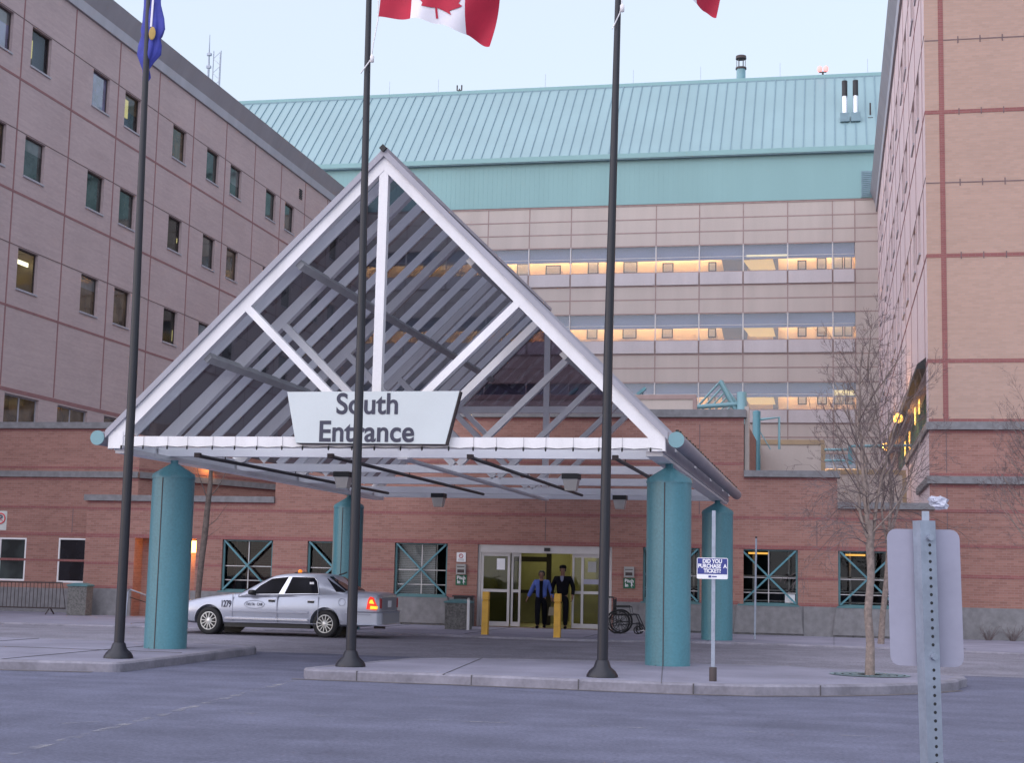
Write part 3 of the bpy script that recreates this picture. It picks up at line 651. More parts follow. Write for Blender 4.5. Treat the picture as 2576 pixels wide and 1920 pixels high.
d = Vector((2.62, 6.7)).normalized(); nrm = Vector((d.y, -d.x))*.08
mb.face([(-21.42+nrm.x, 44.22, 4.41), (-18.8+nrm.x, 51, 4.41), (-18.8+nrm.x, 51, 4.60), (-21.42+nrm.x, 44.22, 4.60)]); mb.face([(-21.42+nrm.x, 44.22, 4.41), (-18.8+nrm.x, 51, 4.41), (-18.8, 51, 4.41), (-21.42, 44.3, 4.41)])
mb.box(-21.42, -16.4, 49.0, 51.0, 3.9, 4.0)
for a, e in ((-22.44, -20.82), (-18.91, -10.14), (-6.10, 2.7)):
    mb.box(a, e, YF-.05, YF-.001, .12, .955)
    x = a+1.25
    while x < e: mb.box(x-.01, x+.01, YF-.056, YF-.05, .14, .95, 1); x += 1.34
for x in WX:   # battered sill blocks under the windows
    mb.prism([(x-.15, .20), (x+1.75, .20), (x+1.66, .96), (x-.06, .96)], YF-.12, YF-.056, 'Y')
mb.box(-60, -22.44, 44.24, 44.299, .12, .90)
mb.build('granite_trim', ['granite', 'crack'], eb)
mb = MB()   # roofs
for x0, x1, z, y0 in ((-60, -21.4, 5.9, 44.5), (-22.4, -16.4, 3.6, 43.4), (-16.4, -2.5, 6.1, 43.4), (-2.5, .1, 4.4, 43.4), (.1, 2.6, 3.5, 43.4)): mb.face([(x0, y0, z), (x1, y0, z), (x1, 90, z), (x0, 90, z)])
mb.build('roof', 'granite', eb)
mb = MB(); mb.box(-2.458, -2.34, YF+.3, YF+.7, 4.7, 6.55); mb.build('pilaster', 'tile', eb)
for k, x in enumerate(WX):   # windows with teal diagonal braces
    fr = MB(); y0, y1 = YF+.08, YF+.14
    for q in ((x, x+.06, WZ0, WZ1), (x+1.54, x+1.6, WZ0, WZ1), (x+.06, x+1.54, WZ0, WZ0+.06), (x+.06, x+1.54, WZ1-.06, WZ1)): fr.box(q[0], q[1], y0, y1, q[2], q[3])
    fr.box(x-.04, x+1.64, YF-.13, YF+.05, WZ0-.03, WZ0+.01)
    wn = fr.build('window', 'teal_frame', eb)
    br = MB(); br.beam((x+.05, YF+.04, WZ1-.04), (x+1.55, YF+.04, WZ0+.04), .05, .05); br.beam((x+.05, YF+.044, WZ0+.04), (x+1.55, YF+.044, WZ1-.04), .05, .05); br.build('brace', 'teal', wn)
    mu = MB(); mu.box(x+.78, x+.81, YF+.15, YF+.18, WZ0+.06, WZ1-.06)
    for z in (1.30, 1.72): mu.box(x+.06, x+1.54, YF+.151, YF+.176, z-.013, z+.013)
    mu.build('glazing_bar', 'alu', wn)
    pb = MB(); pb.box(x+.06, x+1.54, YF+.19, YF+.196, WZ0+.06, WZ1-.06); pb.build('pane', 'glass', wn)
    rm = MB(); yb = YF+2.2   # room behind: dark walls, brick-red back wall, blinds or shelves
    rm.face([(x-.5, yb, .3), (x+2.1, yb, .3), (x+2.1, yb, 3), (x-.5, yb, 3)], 1 if k in (0, 1) else 0)
    for xx in (x-.5, x+2.1): rm.face([(xx, YF+.22, .3), (xx, yb, .3), (xx, yb, 3), (xx, YF+.22, 3)])
    for z in (.3, 3): rm.face([(x-.5, YF+.22, z), (x+2.1, YF+.22, z), (x+2.1, yb, z), (x-.5, yb, z)])
    if k == 2:
        for q in range(30): rm.box(x+.0, x+1.16, YF+.30, YF+.32, 1.0+q*.052, 1.045+q*.052, 2)
        rm.box(x+1.2, x+1.23, YF+.28, YF+.32, .9, 2.6, 2)
    if k in (0, 1): rm.box(x+.24, x+.42, YF+.6, YF+.9, .5, 3, 0); rm.box(x+1.0, x+1.7, YF+1.9, YF+2.15, .5, 2.3, 0)
    if k >= 3:
        for z in (1.05, 1.35, 1.75): rm.box(x-.3, x+2, YF+1.2, YF+1.6, z, z+.035, 2)
        rm.box(x+.3, x+.36, YF+1.2, YF+1.6, .4, 2.9, 2); rm.box(x+1.3, x+1.36, YF+1.2, YF+1.6, .4, 2.9, 2)
    rm.build('room', ['dark', 'brick_red', 'offwhite'], wn)
    if k in (4, 5, 3):
        lm = MB(); lm.box(x+.2, x+.75, YF+.8, YF+.95, 2.38, 2.43); lm.build('lamp', 'lamp_and_reflection', wn)
    if k == 4: pp = MB(); pp.box(x+1.24, x+1.52, YF+.178, YF+.184, WZ0+.07, WZ0+.30); pp.build('notice', 'letter_white', wn)
for (x0, x1, z0, z1) in ((-26.09, -25.15, 1.1, 2.46), (-24.03, -23.07, 1.08, 2.48)):
    fr = MB()
    for q in ((x0, x0+.05, z0, z1), (x1-.05, x1, z0, z1), (x0+.05, x1-.05, z0, z0+.06), (x0+.05, x1-.05, z1-.05, z1)): fr.box(q[0], q[1], 44.30, 44.36, q[2], q[3])
    wn = fr.build('window', 'offwhite', eb)
    pb = MB(); pb.box(x0+.05, x1-.05, 44.33, 44.336, z0+.06, z1-.05); pb.build('pane', 'pane_dark' if x0 < -25 else 'pane_side', wn)
# recessed side door on the left
mb = MB(); a, e, z0, z1 = REC; yb = YF+.55
mb.face([(a, YF+.22, z0), (a, yb, z0), (a, yb, z1), (a, YF+.22, z1)]); mb.face([(e, YF+.22, z0), (e, yb, z0), (e, yb, z1), (e, YF+.22, z1)])
mb.face([(a, yb, z0), (e, yb, z0), (e, yb, z1), (a, yb, z1)]); mb.face([(a, YF+.22, z1), (e, YF+.22, z1), (e, yb, z1), (a, yb, z1)])
mb.build('recess', 'brick', eb)
mb = MB(); mb.box(-20.5, -19.5, yb-.06, yb-.01, .15, 2.3); dr = mb.build('door', 'brick_red', eb)
mb = MB(); mb.tube([(-20.4, yb-.1, 1.05), (-19.9, yb-.1, 1.05)], .02, 8); mb.build('handle', 'alu', dr)
# automatic doors
x0, x1 = DOOR[0], DOOR[1]
mb = MB(); y0, y1 = YF+.06, YF+.16
mb.box(x0, x0+.09, y0, y1, .15, 2.49); mb.box(x1-.09, x1, y0, y1, .15, 2.49); mb.box(x0+.09, x1-.09, y0-.04, y1+.06, 2.27, 2.49); ed = mb.build('entrance_door', 'alu', eb)
mb = MB(); mb.box(-8.12, -7.95, YF-.04, YF+.02, 2.33, 2.43); mb.build('sensor', 'black', ed)
def leaf(xa, xb, y, st=.07, mid=True):
    q = MB()
    q.box(xa, xa+st, y, y+.045, .17, 2.27); q.box(xb-st, xb, y, y+.045, .17, 2.27); q.box(xa+st, xb-st, y, y+.045, 2.17, 2.27); q.box(xa+st, xb-st, y, y+.045, .17, .30)
    if mid: q.box(xa+st, xb-st, y, y+.045, 1.14, 1.22)
    o = q.build('door_leaf', 'alu', ed)
    g = MB(); g.box(xa+st, xb-st, y+.02, y+.026, .30, 2.17); g.build('pane', 'doorglass', o)
    return o
l1 = leaf(x0+.10, -9.13, YF+.07); l2 = leaf(-9.10, -8.82, YF+.125, .06); l3 = leaf(-7.32, -6.98, YF+.125, .06); l4 = leaf(-7.05, x1-.10, YF+.07)
q = MB(); q.box(-9.52, -9.28, YF+.062, YF+.069, 1.78, 2.10); q.build('notice', 'letter_white', l1)
q = MB(); q.box(-6.86, -6.62, YF+.062, YF+.069, 1.76, 2.06); q.build('notice', 'notice_grey', l4)
q = MB(); q.box(-6.98, -6.3, YF+.062, YF+.069, 1.42, 1.56); q.build('notice', 'signback', l4)
# lobby
mb = MB(); X0, X1, Y1 = -11.0, -5.4, YF+7.0
mb.face([(X0, YF+.3, .155), (X1, YF+.3, .155), (X1, Y1, .155), (X0, Y1, .155)], 1); mb.face([(X0, YF+.3, 2.9), (X1, YF+.3, 2.9), (X1, Y1, 2.9), (X0, Y1, 2.9)])
mb.face([(X0, Y1, .15), (X1, Y1, .15), (X1, Y1, 2.9), (X0, Y1, 2.9)]); mb.face([(X0, YF+.3, .15), (X0, Y1, .15), (X0, Y1, 2.9), (X0, YF+.3, 2.9)]); mb.face([(X1, YF+.3, .15), (X1, Y1, .15), (X1, Y1, 2.9), (X1, YF+.3, 2.9)])
for q in (((X0, DOOR[0]), (.15, 2.9)), ((DOOR[1], X1), (.15, 2.9)), ((DOOR[0], DOOR[1]), (2.49, 2.9))): mb.face([(q[0][0], YF+.3, q[1][0]), (q[0][1], YF+.3, q[1][0]), (q[0][1], YF+.3, q[1][1]), (q[0][0], YF+.3, q[1][1])])
mb.box(-8.3, -7.3, YF+5.5, YF+5.8, .16, 2.45, 2); mb.box(-7.2, -6.3, YF+3.8, YF+3.9, 1.05, 2.25, 2); mb.box(-7.1, -5.6, YF+3.9, YF+4.4, .16, .95, 4)
mb.box(-8.5, -8.36, YF+2.4, YF+2.5, .16, 2.9, 3); mb.box(-9.6, -9.5, YF+2.4, YF+2.5, .16, 2.9, 3); mb.box(-9.5, -8.5, YF+2.4, YF+2.5, 2.05, 2.2, 3); mb.box(-9.5, -8.5, YF+2.4, YF+2.5, 1.1, 1.2, 3); mb.box(-10.8, -8.6, YF+4.5, YF+5.2, .16, 1.15, 0)
mb.build('lobby', ['lobby_wall', 'lobby_floor', 'lobby_panel', 'dark', 'brick_red'], eb)
mb = MB(); mb.box(-7.3, -6.4, YF+4.6, YF+5.3, 2.86, 2.89); mb.box(-9.6, -9.0, YF+5.6, YF+6.2, 2.86, 2.89); mb.box(-9.9, -9.1, YF+1.0, YF+1.4, 2.86, 2.89); mb.box(-7.2, -6.5, YF+1.0, YF+1.4, 2.86, 2.89); mb.build('lobby_lamp_and_fill', 'lamp_lobby', eb)  # ceiling lamps; the front pair is added to brighten the door side

# rooftop screens and steelwork behind the parapet
def screen(lab, x0, x1, y, z0, z1, border='tilejoint'):
    t = thing('roof_screen', lab, 'screen wall', ((x0+x1)/2, y, z0)); q = MB(); q.box(x0, x1, y, y+.12, z0, z1); q.build('panel', 'tile', t)
    q = MB(); q.box(x0, x1, y-.04, y, z1-.14, z1+.02); q.box(x1-.12, x1+.02, y-.04, y+.16, z0, z1-.14)
    if z0 < 5: q.box(x0, x1-.12, y-.04, y, z0+.75, z0+.83)
    q.build('border', border, t)
screen('long cream roof screen wall above the entrance coping, behind the canopy', -13.6, -4.6, 52, 6.1, 7.93)
screen('lower cream roof screen wall right of the tall brick parapet', -2.75, -.28, 52, 4.4, 6.38, 'tan_trim')
screen('pale cream roof screen wall behind the bare trees', -.2, 2.5, 55, 3.5, 5.6, 'tan_trim')
t = thing('skylight_frame', 'open teal steel gable frame of tubes on the entrance roof', 'steel frame', (-4.0, 55, 6.2))
q = MB()
for k in range(6):
    y = 54.5+k*1.4
    q.tube([(-4.85, y, 7.75), (-3.95, y, 8.75), (-3.3, y, 7.85)], .05, 6)
q.tube([(-4.8, 54.4, 7.8), (-3.3, 54.4, 7.9)], .08, 8); q.tube([(-3.95, 54.5, 8.75), (-3.95, 61.5, 8.75)], .05, 6)
q.tube([(-3.95, 54.45, 8.72), (-3.3, 54.45, 7.5)], .10, 8); q.tube([(-4.85, 54.4, 6.1), (-4.85, 54.4, 7.8)], .06, 8); q.build('rafters', 'teal_light', t)
q = MB(); q.lathe((-3.18, 54.2, 7.3), [(.17, -1.2), (.17, 1.0), (.05, 1.02)], 16); q.build('post', 'teal_light', t)
for i, (x, y, lab) in enumerate(((-9.1, 53.5, 'teal floodlight on the cream roof screen, the left one'), (-6.65, 53.5, 'teal floodlight on the cream roof screen, the right one'))):
    t = thing('floodlight', lab, 'floodlight', (x, y, 7.95), 'floodlights on the roof screen')
    q = MB(); q.beam((x-.15, y-.3, 8.1), (x+.15, y-.3, 8.34), .16, .10); q.build('head', 'teal', t); q = MB(); q.tube([(x, y, 6.2), (x, y, 8.2), (x, y-.25, 8.25)], .03, 6); q.build('stem', 'teal_light', t)
t = thing('guard_rail', 'teal tube guard rail with thick post on the lower roof', 'railing', (-2.5, 50, 5))
q = MB(); q.lathe((-2.45, 50, 4.4), [(.13, 0), (.13, 2.75), (.03, 2.78)], 14); q.build('post', 'teal', t)
q = MB(); q.tube([(-2.35, 50, 6.88), (-1.72, 50, 6.95), (-1.72, 50, 5.9)], .045, 8); q.tube([(-2.35, 50, 6.5), (-2.0, 50, 5.9)], .02, 6); q.build('rail', 'teal_light', t)
t = thing('guard_rail', 'long teal double guard rail behind the bare tree crowns', 'railing', (1, 51, 5))
q = MB(); q.tube([(-.28, 51, 5.98), (.52, 51, 5.99)], .045, 8); q.tube([(-.28, 51, 5.62), (.4, 51, 5.63)], .04, 8); q.tube([(.6, 51, 6.1), (2.5, 51, 6.14)], .045, 8); q.build('rail', 'teal_light', t)
q = MB(); q.box(.48, .62, 50.95, 51.05, 5.5, 6.14); q.build('post', 'teal', t)

# ---------------------------------------------------------------- entrance canopy
T0, T1 = 24.5, 40.2
XA, XB, XM, ZE, ZR = -12.40, -2.72, -7.58, 3.80, 8.70
cn = thing('entrance_canopy', 'glazed gable canopy of white trusses standing on four teal columns', 'canopy', (XM, 32, 0))
TY = [T0, 26.3, 30.13, 33.97, 37.8, 40.0]
def truss(y, front):
    o = MB(); m = .17 if front else .15; th = .16
    ra = [(XA+.05, ZE+.12), (XM, ZR), (XB-.05, ZE+.12)]
    # rafters as mitred prisms
    wv = .165 if front else .15
    o.prism([(XA-.06, ZE-.14 if front else ZE), (XA-.06, ZE+.14), (XM, ZR+.06), (XM, ZR+.06-wv*1.42), (XA+.22, ZE+.08)], y, y+th, 'Y')
    o.prism([(XB+.06, ZE-.14 if front else ZE), (XB-.22, ZE+.08), (XM, ZR+.06-wv*1.42), (XM, ZR+.06), (XB+.06, ZE+.14)], y, y+th, 'Y')
    if front:
        for xa_, xb_ in ((XA-.05, XA+.22), (XB-.22, XB+.05)): o.box(xa_, xb_, y-.012, y-.001, ZE-.13, ZE+.17)
    r = o.build('truss', 'white' if front else 'offwhite', cn)
    q = MB(); q.box(XA+.17, XB-.17, y+.012, y+th-.012, ZE-.10, ZE+.085) if front else q.box(XA+.05, XB-.05, y+.005, y+th-.005, ZE-.12, ZE+.04); q.build('bottom_chord', 'white' if front else 'rafter_white', r)
    q = MB(); q.box(XM-.085, XM+.075, y+.01, y+th-.01, ZE+.08, ZR-.14); q.build('king_post', 'white' if front else 'offwhite', r) if (front or y > 39) else None
    for s in (-1, 1):
        q = MB(); p0 = (XM+s*2.42, y+th/2, 6.16); p1 = (XM+s*.05, y+th/2, ZE+.05)
        q.beam(p0, p1, .13, .17 if front else .15, upv=(s, 0, 1)); q.build('strut', 'white' if front else 'offwhite', r)
    return r
for i, y in enumerate(TY): trs = truss(y, i == 0)
q = MB(); q.box(XA+2.3, XB-2.3, 40.02, 40.14, 6.0, 6.18); q.build('tie', 'offwhite', cn)
def slope(x): return ZE+.16+(ZR-ZE-.1)*(1-abs(x-XM)/(XB-XM))
k = 0; y = 25.15
while y < 39.8:
    if min(abs(y-t-.08) for t in TY) > .2:
        q = MB(); q.beam((XA+.1, y, slope(XA+.1)-.10), (XM, y, slope(XM)-.10), .05, .16); q.beam((XB-.1, y, slope(XB-.1)-.10), (XM, y, slope(XM)-.10), .05, .16); q.build('rafter', 'rafter_white', cn)
    y += 1.046
for fr_ in (.34, .68):
    for s in (-1, 1):
        x = XM+s*(XB-XM)*(1-fr_); q = MB(); z = slope(x)-.28; q.beam((x, T0+.2, z), (x, T1-.1, z), .13, .17, upv=(s, 0, 1)); q.build('purlin', 'purlin', cn)
for s, xe in ((-1, XA), (1, XB)):
    q = MB(); d = .05
    q.face([(xe, T0, slope(xe)+.02), (XM, T0, slope(XM)+.02), (XM, T1, slope(XM)+.02), (xe, T1, slope(xe)+.02)]); q.build('roof_glazing', 'roofglass', cn)
    q = MB(); q.prism([(xe+s*.1, ZE+.05), (xe+s*.10, ZE+.18), (XM, ZR+.20), (XM, ZR+.065)], T0-.06, T0+.05, 'Y')
    y = 25.15 if s > 0 else 99
    while y < 40: q.beam((xe, y, slope(xe)+.05), (XM, y, slope(XM)+.05), .06, .06); y += 1.046
    q.build('roof_edge', 'cornice2', cn)
    q = MB(); xx = XA-.24 if s < 0 else XB+.24
    q.lathe((xx, T0-.05, ZE+.05), [(.115, 0), (.125, .02), (.125, T1-T0)], 18, axis='Y'); g = q.build('gutter', 'cornice', cn)
    q = MB(); q.lathe((xx, T0-.07, ZE+.05), [(.13, 0), (.13, .02)], 20, axis='Y'); q.build('end_cap', 'teal_light', g)
    if s > 0:
        q = MB(); y = T0; q.box(xx-.018, xx+.028, T0, T1+.1, ZE+.160, ZE+.172)
        while y < T1: q.box(xx-.02, xx+.03, y, y+.14, ZE+.165, ZE+.20+.02*(int(y*9) % 3)); y += .21
        q.build('clip_strip', 'black', g)
    q = MB(); q.box(xe-.03 if s < 0 else xe-.01, xe+.01 if s < 0 else xe+.03, T0+.17, T1, ZE-.15, ZE+.13); q.build('fascia', 'rafter_white' if s < 0 else 'cornice2', cn)
    q = MB(); xb = XA+.14 if s < 0 else XB-.14
    q.box(xb-.14, xb+.14, T0+.17, T1, ZE-.20, ZE-.121); q.build('side_beam', 'offwhite', cn)
q = MB(); q.beam((XM, T0-.05, ZR+.17), (XM, T1, ZR+.17), .12, .08); rc = q.build('ridge_cap', 'cornice2', cn)
q = MB(); q.prism([(XM-.07, ZR+.19), (XM, ZR+.26), (XM+.07, ZR+.19), (XM, ZR+.12)], T0-.12, T0-.07, 'Y'); q.build('ridge_end', 'black', rc)
q = MB(); q.box(XM-.09, XM+.09, 26.2, T1, ZE-.16, ZE-.121); q.build('centre_beam', 'offwhite', cn)
q = MB(); q.prism([(XA+2.45, 6.12), (XM, ZR-.1), (XB-2.45, 6.12)], 40.07, 40.085, 'Y'); q.build('gable_glazing', glass('tinted gable glass', (.40, .37, .42), .05), cn)
def column(x, y, r=.387, h=3.28):
    q = MB(); q.lathe((x, y, .14), [(r, 0), (r, h-.14)], 40); c = q.build('column', 'teal', cn)
    q = MB(); q.lathe((x, y, 0), [(r+.012, h-.02), (r+.012, h+.02), (r, h+.03), (r, h+.06), (.07, h+.26), (.07, h+.32)], 40); q.build('cone_cap', 'teal', c)
    q = MB(); q.box(x-.045, x-.03, y-r-.006, y-r+.02, .15, h); q.box(x-.17, x-.16, y-r*.93-.004, y-r*.93+.02, .15, .16); q.build('seam', 'iron', c)
for x, y in ((-12.01, 26.3), (-2.79, 26.35), (-12.35, 37.85), (-2.84, 38.3)): column(x, y)
q = MB()   # string of small lights clipped under the front chord
x = XA+.2; pts = []
while x < XB-.05:
    q.box(x-.003, x+.003, T0-.004, T0, ZE-.10, ZE+.085, 1); q.lathe((x, T0-.02, ZE-.10), [(.008, .025), (.017, 0), (.014, -.035), (.003, -.05)], 8)
    pts += [(x, T0-.015, ZE-.085), (x+.19, T0-.015, ZE-.105)]; x += .42+.05*sin(x*9)
q.tube(pts, .006, 4); q.build('light_string', ['black', 'cornice'], cn)
# things hung from the canopy
def lantern(x, y, lab):
    t = thing('canopy_lantern', lab, 'lantern', (x, y, 3.68), 'square lanterns under the canopy')
    z = ZE-.12
    q = MB(); q.box(x-.17, x+.17, y-.17, y+.17, z-.11, z); q.build('housing', 'black', t)
    q = MB(); vs = [(x+sx*.155, y+sy*.155, z-.11) for sx, sy in ((-1, -1), (1, -1), (1, 1), (-1, 1))]+[(x+sx*.11, y+sy*.11, z-.34) for sx, sy in ((-1, -1), (1, -1), (1, 1), (-1, 1))]
    q.raw(vs, [(4, 5, 6, 7), (0, 1, 5, 4), (1, 2, 6, 5), (2, 3, 7, 6), (3, 0, 4, 7)]); q.build('diffuser', 'lamp_glass', t)
lantern(-5.18, 30.21, 'unlit square lantern under the canopy, largest and nearest'); lantern(-9.98, 38.0, 'unlit square lantern under the far canopy beam, left of centre')
lantern(-5.26, 38.0, 'unlit square lantern beside the right flagpole under the canopy'); lantern(-10.0, 30.21, 'unlit square lantern under the canopy half hidden by the middle flagpole')
for x, lab in ((-11.05, 'dark radiant heater tube under the canopy, leftmost of four'), (-8.57, 'dark radiant heater tube under the canopy, second from left'), (-6.07, 'dark radiant heater tube under the canopy, third from left'), (-3.57, 'dark radiant heater tube under the canopy, rightmost, partly behind column')):
    t = thing('heater_tube', lab, 'heater', (x, 32, 3.6), 'heater tubes under the canopy')
    q = MB(); q.tube([(x, 25.2, 3.60), (x, 37.0, 3.62)], .035, 8); q.build('tube', 'pole', t)
    q = MB(); q.box(x-.05, x+.05, 25.1, 25.2, 3.57, 3.65); q.build('burner', 'iron', t)
    for y in (26.4, 30.2, 34.05): q = MB(); q.tube([(x, y, 3.62), (x, y, ZE-.12)], .01, 5); q.build('hanger', 'iron', t)
# South Entrance sign
t = thing('entrance_sign', 'white tapered South Entrance sign board on the canopy truss', 'sign', (-7.6, T0-.12, 3.7))
q = MB(); pl = [(-9.12, 4.64), (-8.93, 3.765), (-6.31, 3.755), (-6.09, 4.645)]; q.prism(pl, T0-.16, T0-.145, 'Y'); q.build('panel', 'sign_white', t)
q = MB(); q.prism([(-9.11, 4.635), (-8.92, 3.755), (-6.29, 3.745), (-6.07, 4.64)], T0-.144, T0-.01, 'Y'); q.build('box', 'iron', t)
text('South', .50, 'ink', t, (-7.68, T0-.165, 4.415), bold=.009, sx=.95); text('Entrance', .50, 'ink', t, (-7.69, T0-.165, 3.945), bold=.009, sx=.95)

# ---------------------------------------------------------------- flagpoles and flags
def flagpole(x, y, lean, lab, halyard=False):
    t = thing('flagpole', lab, 'flagpole', (x, y, .15), 'dark flagpoles along the kerb')
    q = MB(); q.tube([(x, y, .15), (x+lean*.2, y, 5), (x+lean, y, 11), (x+lean*1.2, y, 13)], [.083, .070, .047, .036], 18); q.build('pole', 'pole', t)
    q = MB(); q.lathe((x, y, .146), [(.235, 0), (.235, .03), (.20, .09), (.13, .15), (.10, .24), (.086, .25)], 24); q.build('base', 'pole', t)
    return t
p1 = flagpole(-11.28, 22.95, -.10, 'dark flagpole with blue flag, leftmost of the three'); p2 = flagpole(-7.37, 22.95, -.09, 'dark flagpole in front of the South Entrance sign'); p3 = flagpole(-3.36, 22.6, .10, 'dark flagpole right of the canopy gable, before the doors')
q = MB(); q.tube([(-7.53, 22.86, 9.70), (-7.35, 22.84, 9.93), (-7.33, 22.84, 10.15), (-7.27, 22.87, 10.6), (-7.27, 22.87, 11.6)], .011, 6); q.build('halyard', 'offwhite', p2)
q = MB(); q.lathe((-7.335, 22.84, 9.93), [(.01, -.06), (.034, -.05), (.034, .05), (.01, .07)], 10); q.build('weight', 'offwhite', p2)
q = MB(); q.tube([(-3.34, 22.52, 10.10), (-3.22, 22.5, 10.35), (-3.19, 22.5, 10.5), (-3.16, 22.5, 11.2)], .010, 6); q.build('halyard', 'offwhite', p3)
q = MB(); q.lathe((-3.185, 22.5, 10.42), [(.01, -.06), (.034, -.05), (.034, .05), (.01, .07)], 10); q.build('weight', 'offwhite', p3)
def lp(tab, u):
    for (a, fa), (b_, fb) in zip(tab, tab[1:]):
        if u <= b_: s = (u-a)/(b_-a); s = s*s*(3-2*s); return fa+(fb-fa)*s
    return tab[-1][1]
LEAF = [(0, 1), (.13, .75), (.25, .81), (.19, .45), (.37, .65), (.42, .55), (.60, .59), (.54, .42), (.62, .37), (.33, .13), (.37, .03), (.025, .09), (.028, -.19)]
def maple_flag(lab, x0, y0, zt, sx, drop, sy, fold):
    t = thing('flag', lab, 'flag', (x0, y0, zt-1))
    def Fm(u, v, off=0.0):   # u along the fly 0..2, v up 0..1
        x = x0+u*sx+.04*sin(3*u+2*v)-.10*(v-.5)*u*.3
        y = y0+u*sy+fold*(.13*sin(3.4*u+1.5*(1-v))+.06*sin(8*u-3*v))*min(1, u*1.5)+off
        x -= .17*max(0, u-1.5)/.5*(1-v)*sx
        return (x, y, zt-1+v+lp(drop, u/2)-.05*u*v)
    q = MB(); N, R = 48, 20; vs = [Fm(2*i/N, j/R) for i in range(N+1) for j in range(R+1)]
    fs = []; mi = []
    for i in range(N):
        for j in range(R): fs.append((i*(R+1)+j, (i+1)*(R+1)+j, (i+1)*(R+1)+j+1, i*(R+1)+j+1)); mi.append(0 if (i < N/4 or i >= 3*N/4) else 1)
    q.raw(vs, fs, 0, True); q.mi = mi; q.build('cloth', ['flag_red', 'flag_white'], t)
    pl = [(1+x*.75, .22+y*.68) for x, y in LEAF]+[(1-x*.75, .22+y*.68) for x, y in reversed(LEAF[1:])]
    bm = bmesh.new(); f = bm.faces.new([bm.verts.new((u, v, 0)) for u, v in pl]); bmesh.ops.triangulate(bm, faces=[f]); bmesh.ops.subdivide_edges(bm, edges=bm.edges, cuts=4, use_grid_fill=True)
    me = [tuple(v.co) for v in bm.verts]; fc = [tuple(v.index for v in f.verts) for f in bm.faces]; bm.verts.index_update(); fc = [tuple(v.index for v in f.verts) for f in bm.faces]; bm.free()
    q = MB()
    for off in (-.012, .012): q.raw([Fm(u, v, off) for u, v, _ in me], fc, 0, True)
    q.build('maple_leaf', 'flag_red', t)
maple_flag('red and white maple leaf flag flying from the middle pole', -7.26, 22.87, 11.66, .98, [(0, 0), (.25, -.06), (.5, -.17), (.75, -.33), (1, -.50)], .10, 1.0)
maple_flag('red and white flag corner showing at the top beside the right pole', -3.19, 22.5, 12.07, .76, [(0, 0), (.3, -.17), (.6, -.36), (.85, -.52), (1, -.62)], .30, 1.0)
t = thing('flag', 'limp blue flag with gold shield wrapped round the left pole', 'flag', (-11.36, 22.98, 9.9))
prof = [(9.86, -.02, .045), (9.93, .0, .062), (10.0, -.005, .055), (10.08, -.02, .05), (10.2, -.005, .10), (10.33, .03, .165), (10.5, .045, .165), (10.62, .05, .145), (10.68, .08, .16), (10.76, .085, .185), (10.95, .075, .165), (11.2, .05, .125), (11.5, .04, .12), (11.8, .03, .09)]
q = MB(); vs = []; NN = 40
for i, (z, dx, r) in enumerate(prof):
    for k in range(NN):
        a = 2*pi*k/NN; rr = 1+.18*sin(5*a+z*2)+.10*sin(9*a-z*3)
        vs.append((-11.385+dx+r*1.08*rr*cos(a), 23.02+min(.10, r*.62)*rr*sin(a), z-.07))
q.raw(vs, [(i*NN+k, i*NN+(k+1) % NN, (i+1)*NN+(k+1) % NN, (i+1)*NN+k) for i in range(len(prof)-1) for k in range(NN)], 0, True); q.build('cloth', 'flag_blue', t)
q = MB(); q.lathe((-11.265, 22.90, 10.60), [(.004, -.006), (.05, -.004), (.062, 0), (.062, .004)], 20, axis='Y')
for i, v in enumerate(q.v): q.v[i] = (v[0], v[1], 10.60+(v[2]-10.60)*1.9)
q.build('shield', 'gold', t)
q = MB(); q.beam((-11.295, 22.905, 10.72), (-11.285, 22.91, 11.3), .035, .012, upv=(0, 1, 0)); q.build('stripe', 'flag_white', t)

# ---------------------------------------------------------------- taxi (built at the origin: x runs from front axle to rear, near side is -y)
taxi = thing('taxi', 'silver taxi sedan numbered 1279 with amber roof lamp, parked under the canopy', 'car', (0, 0, 0))
WB = 3.21
def cr(a, b_, c_, d, t): return .5*(2*b_+(c_-a)*t+(2*a-5*b_+4*c_-d)*t*t+(3*b_-a-3*c_+d)*t**3)
def dens(rows, k=5):
    out = []
    for i in range(len(rows)-1):
        p = [rows[max(0, i-1)], rows[i], rows[i+1], rows[min(len(rows)-1, i+2)]]
        for j in range(k): out.append(tuple(cr(*[q_[c_] for q_ in p], j/k) for c_ in range(len(p[0]))))
    return out+[tuple(rows[-1])]
def loft(sections, name, m, parent):
    q = MB(); n = len(sections[0]); vs = [p for s_ in sections for p in s_]; fs = []
    for i in range(len(sections)-1):
        for k in range(n): fs.append((i*n+k, i*n+(k+1) % n, (i+1)*n+(k+1) % n, (i+1)*n+k))
    fs += [tuple(range(n)), tuple(reversed(range((len(sections)-1)*n, len(sections)*n)))]
    q.raw(vs, fs, 0, True); o = q.build(name, m, parent); fix_normals(o); return o
def bsec(x, zb, zt, wd, crown=.02):
    zm = zb+(zt-zb)*.55
    h = [(wd*.80, zb), (wd*.94, zb+.05), (wd*.985, zb+.14), (wd, zm), (wd*.985, zt-.14), (wd*.955, zt-.045), (wd*.90, zt-.005), (wd*.5, zt+crown), (0, zt+crown*1.4)]
    r = [(x, -y, z) for y, z in h]+[(x, y, z) for y, z in reversed(h[:-1])]
    return r
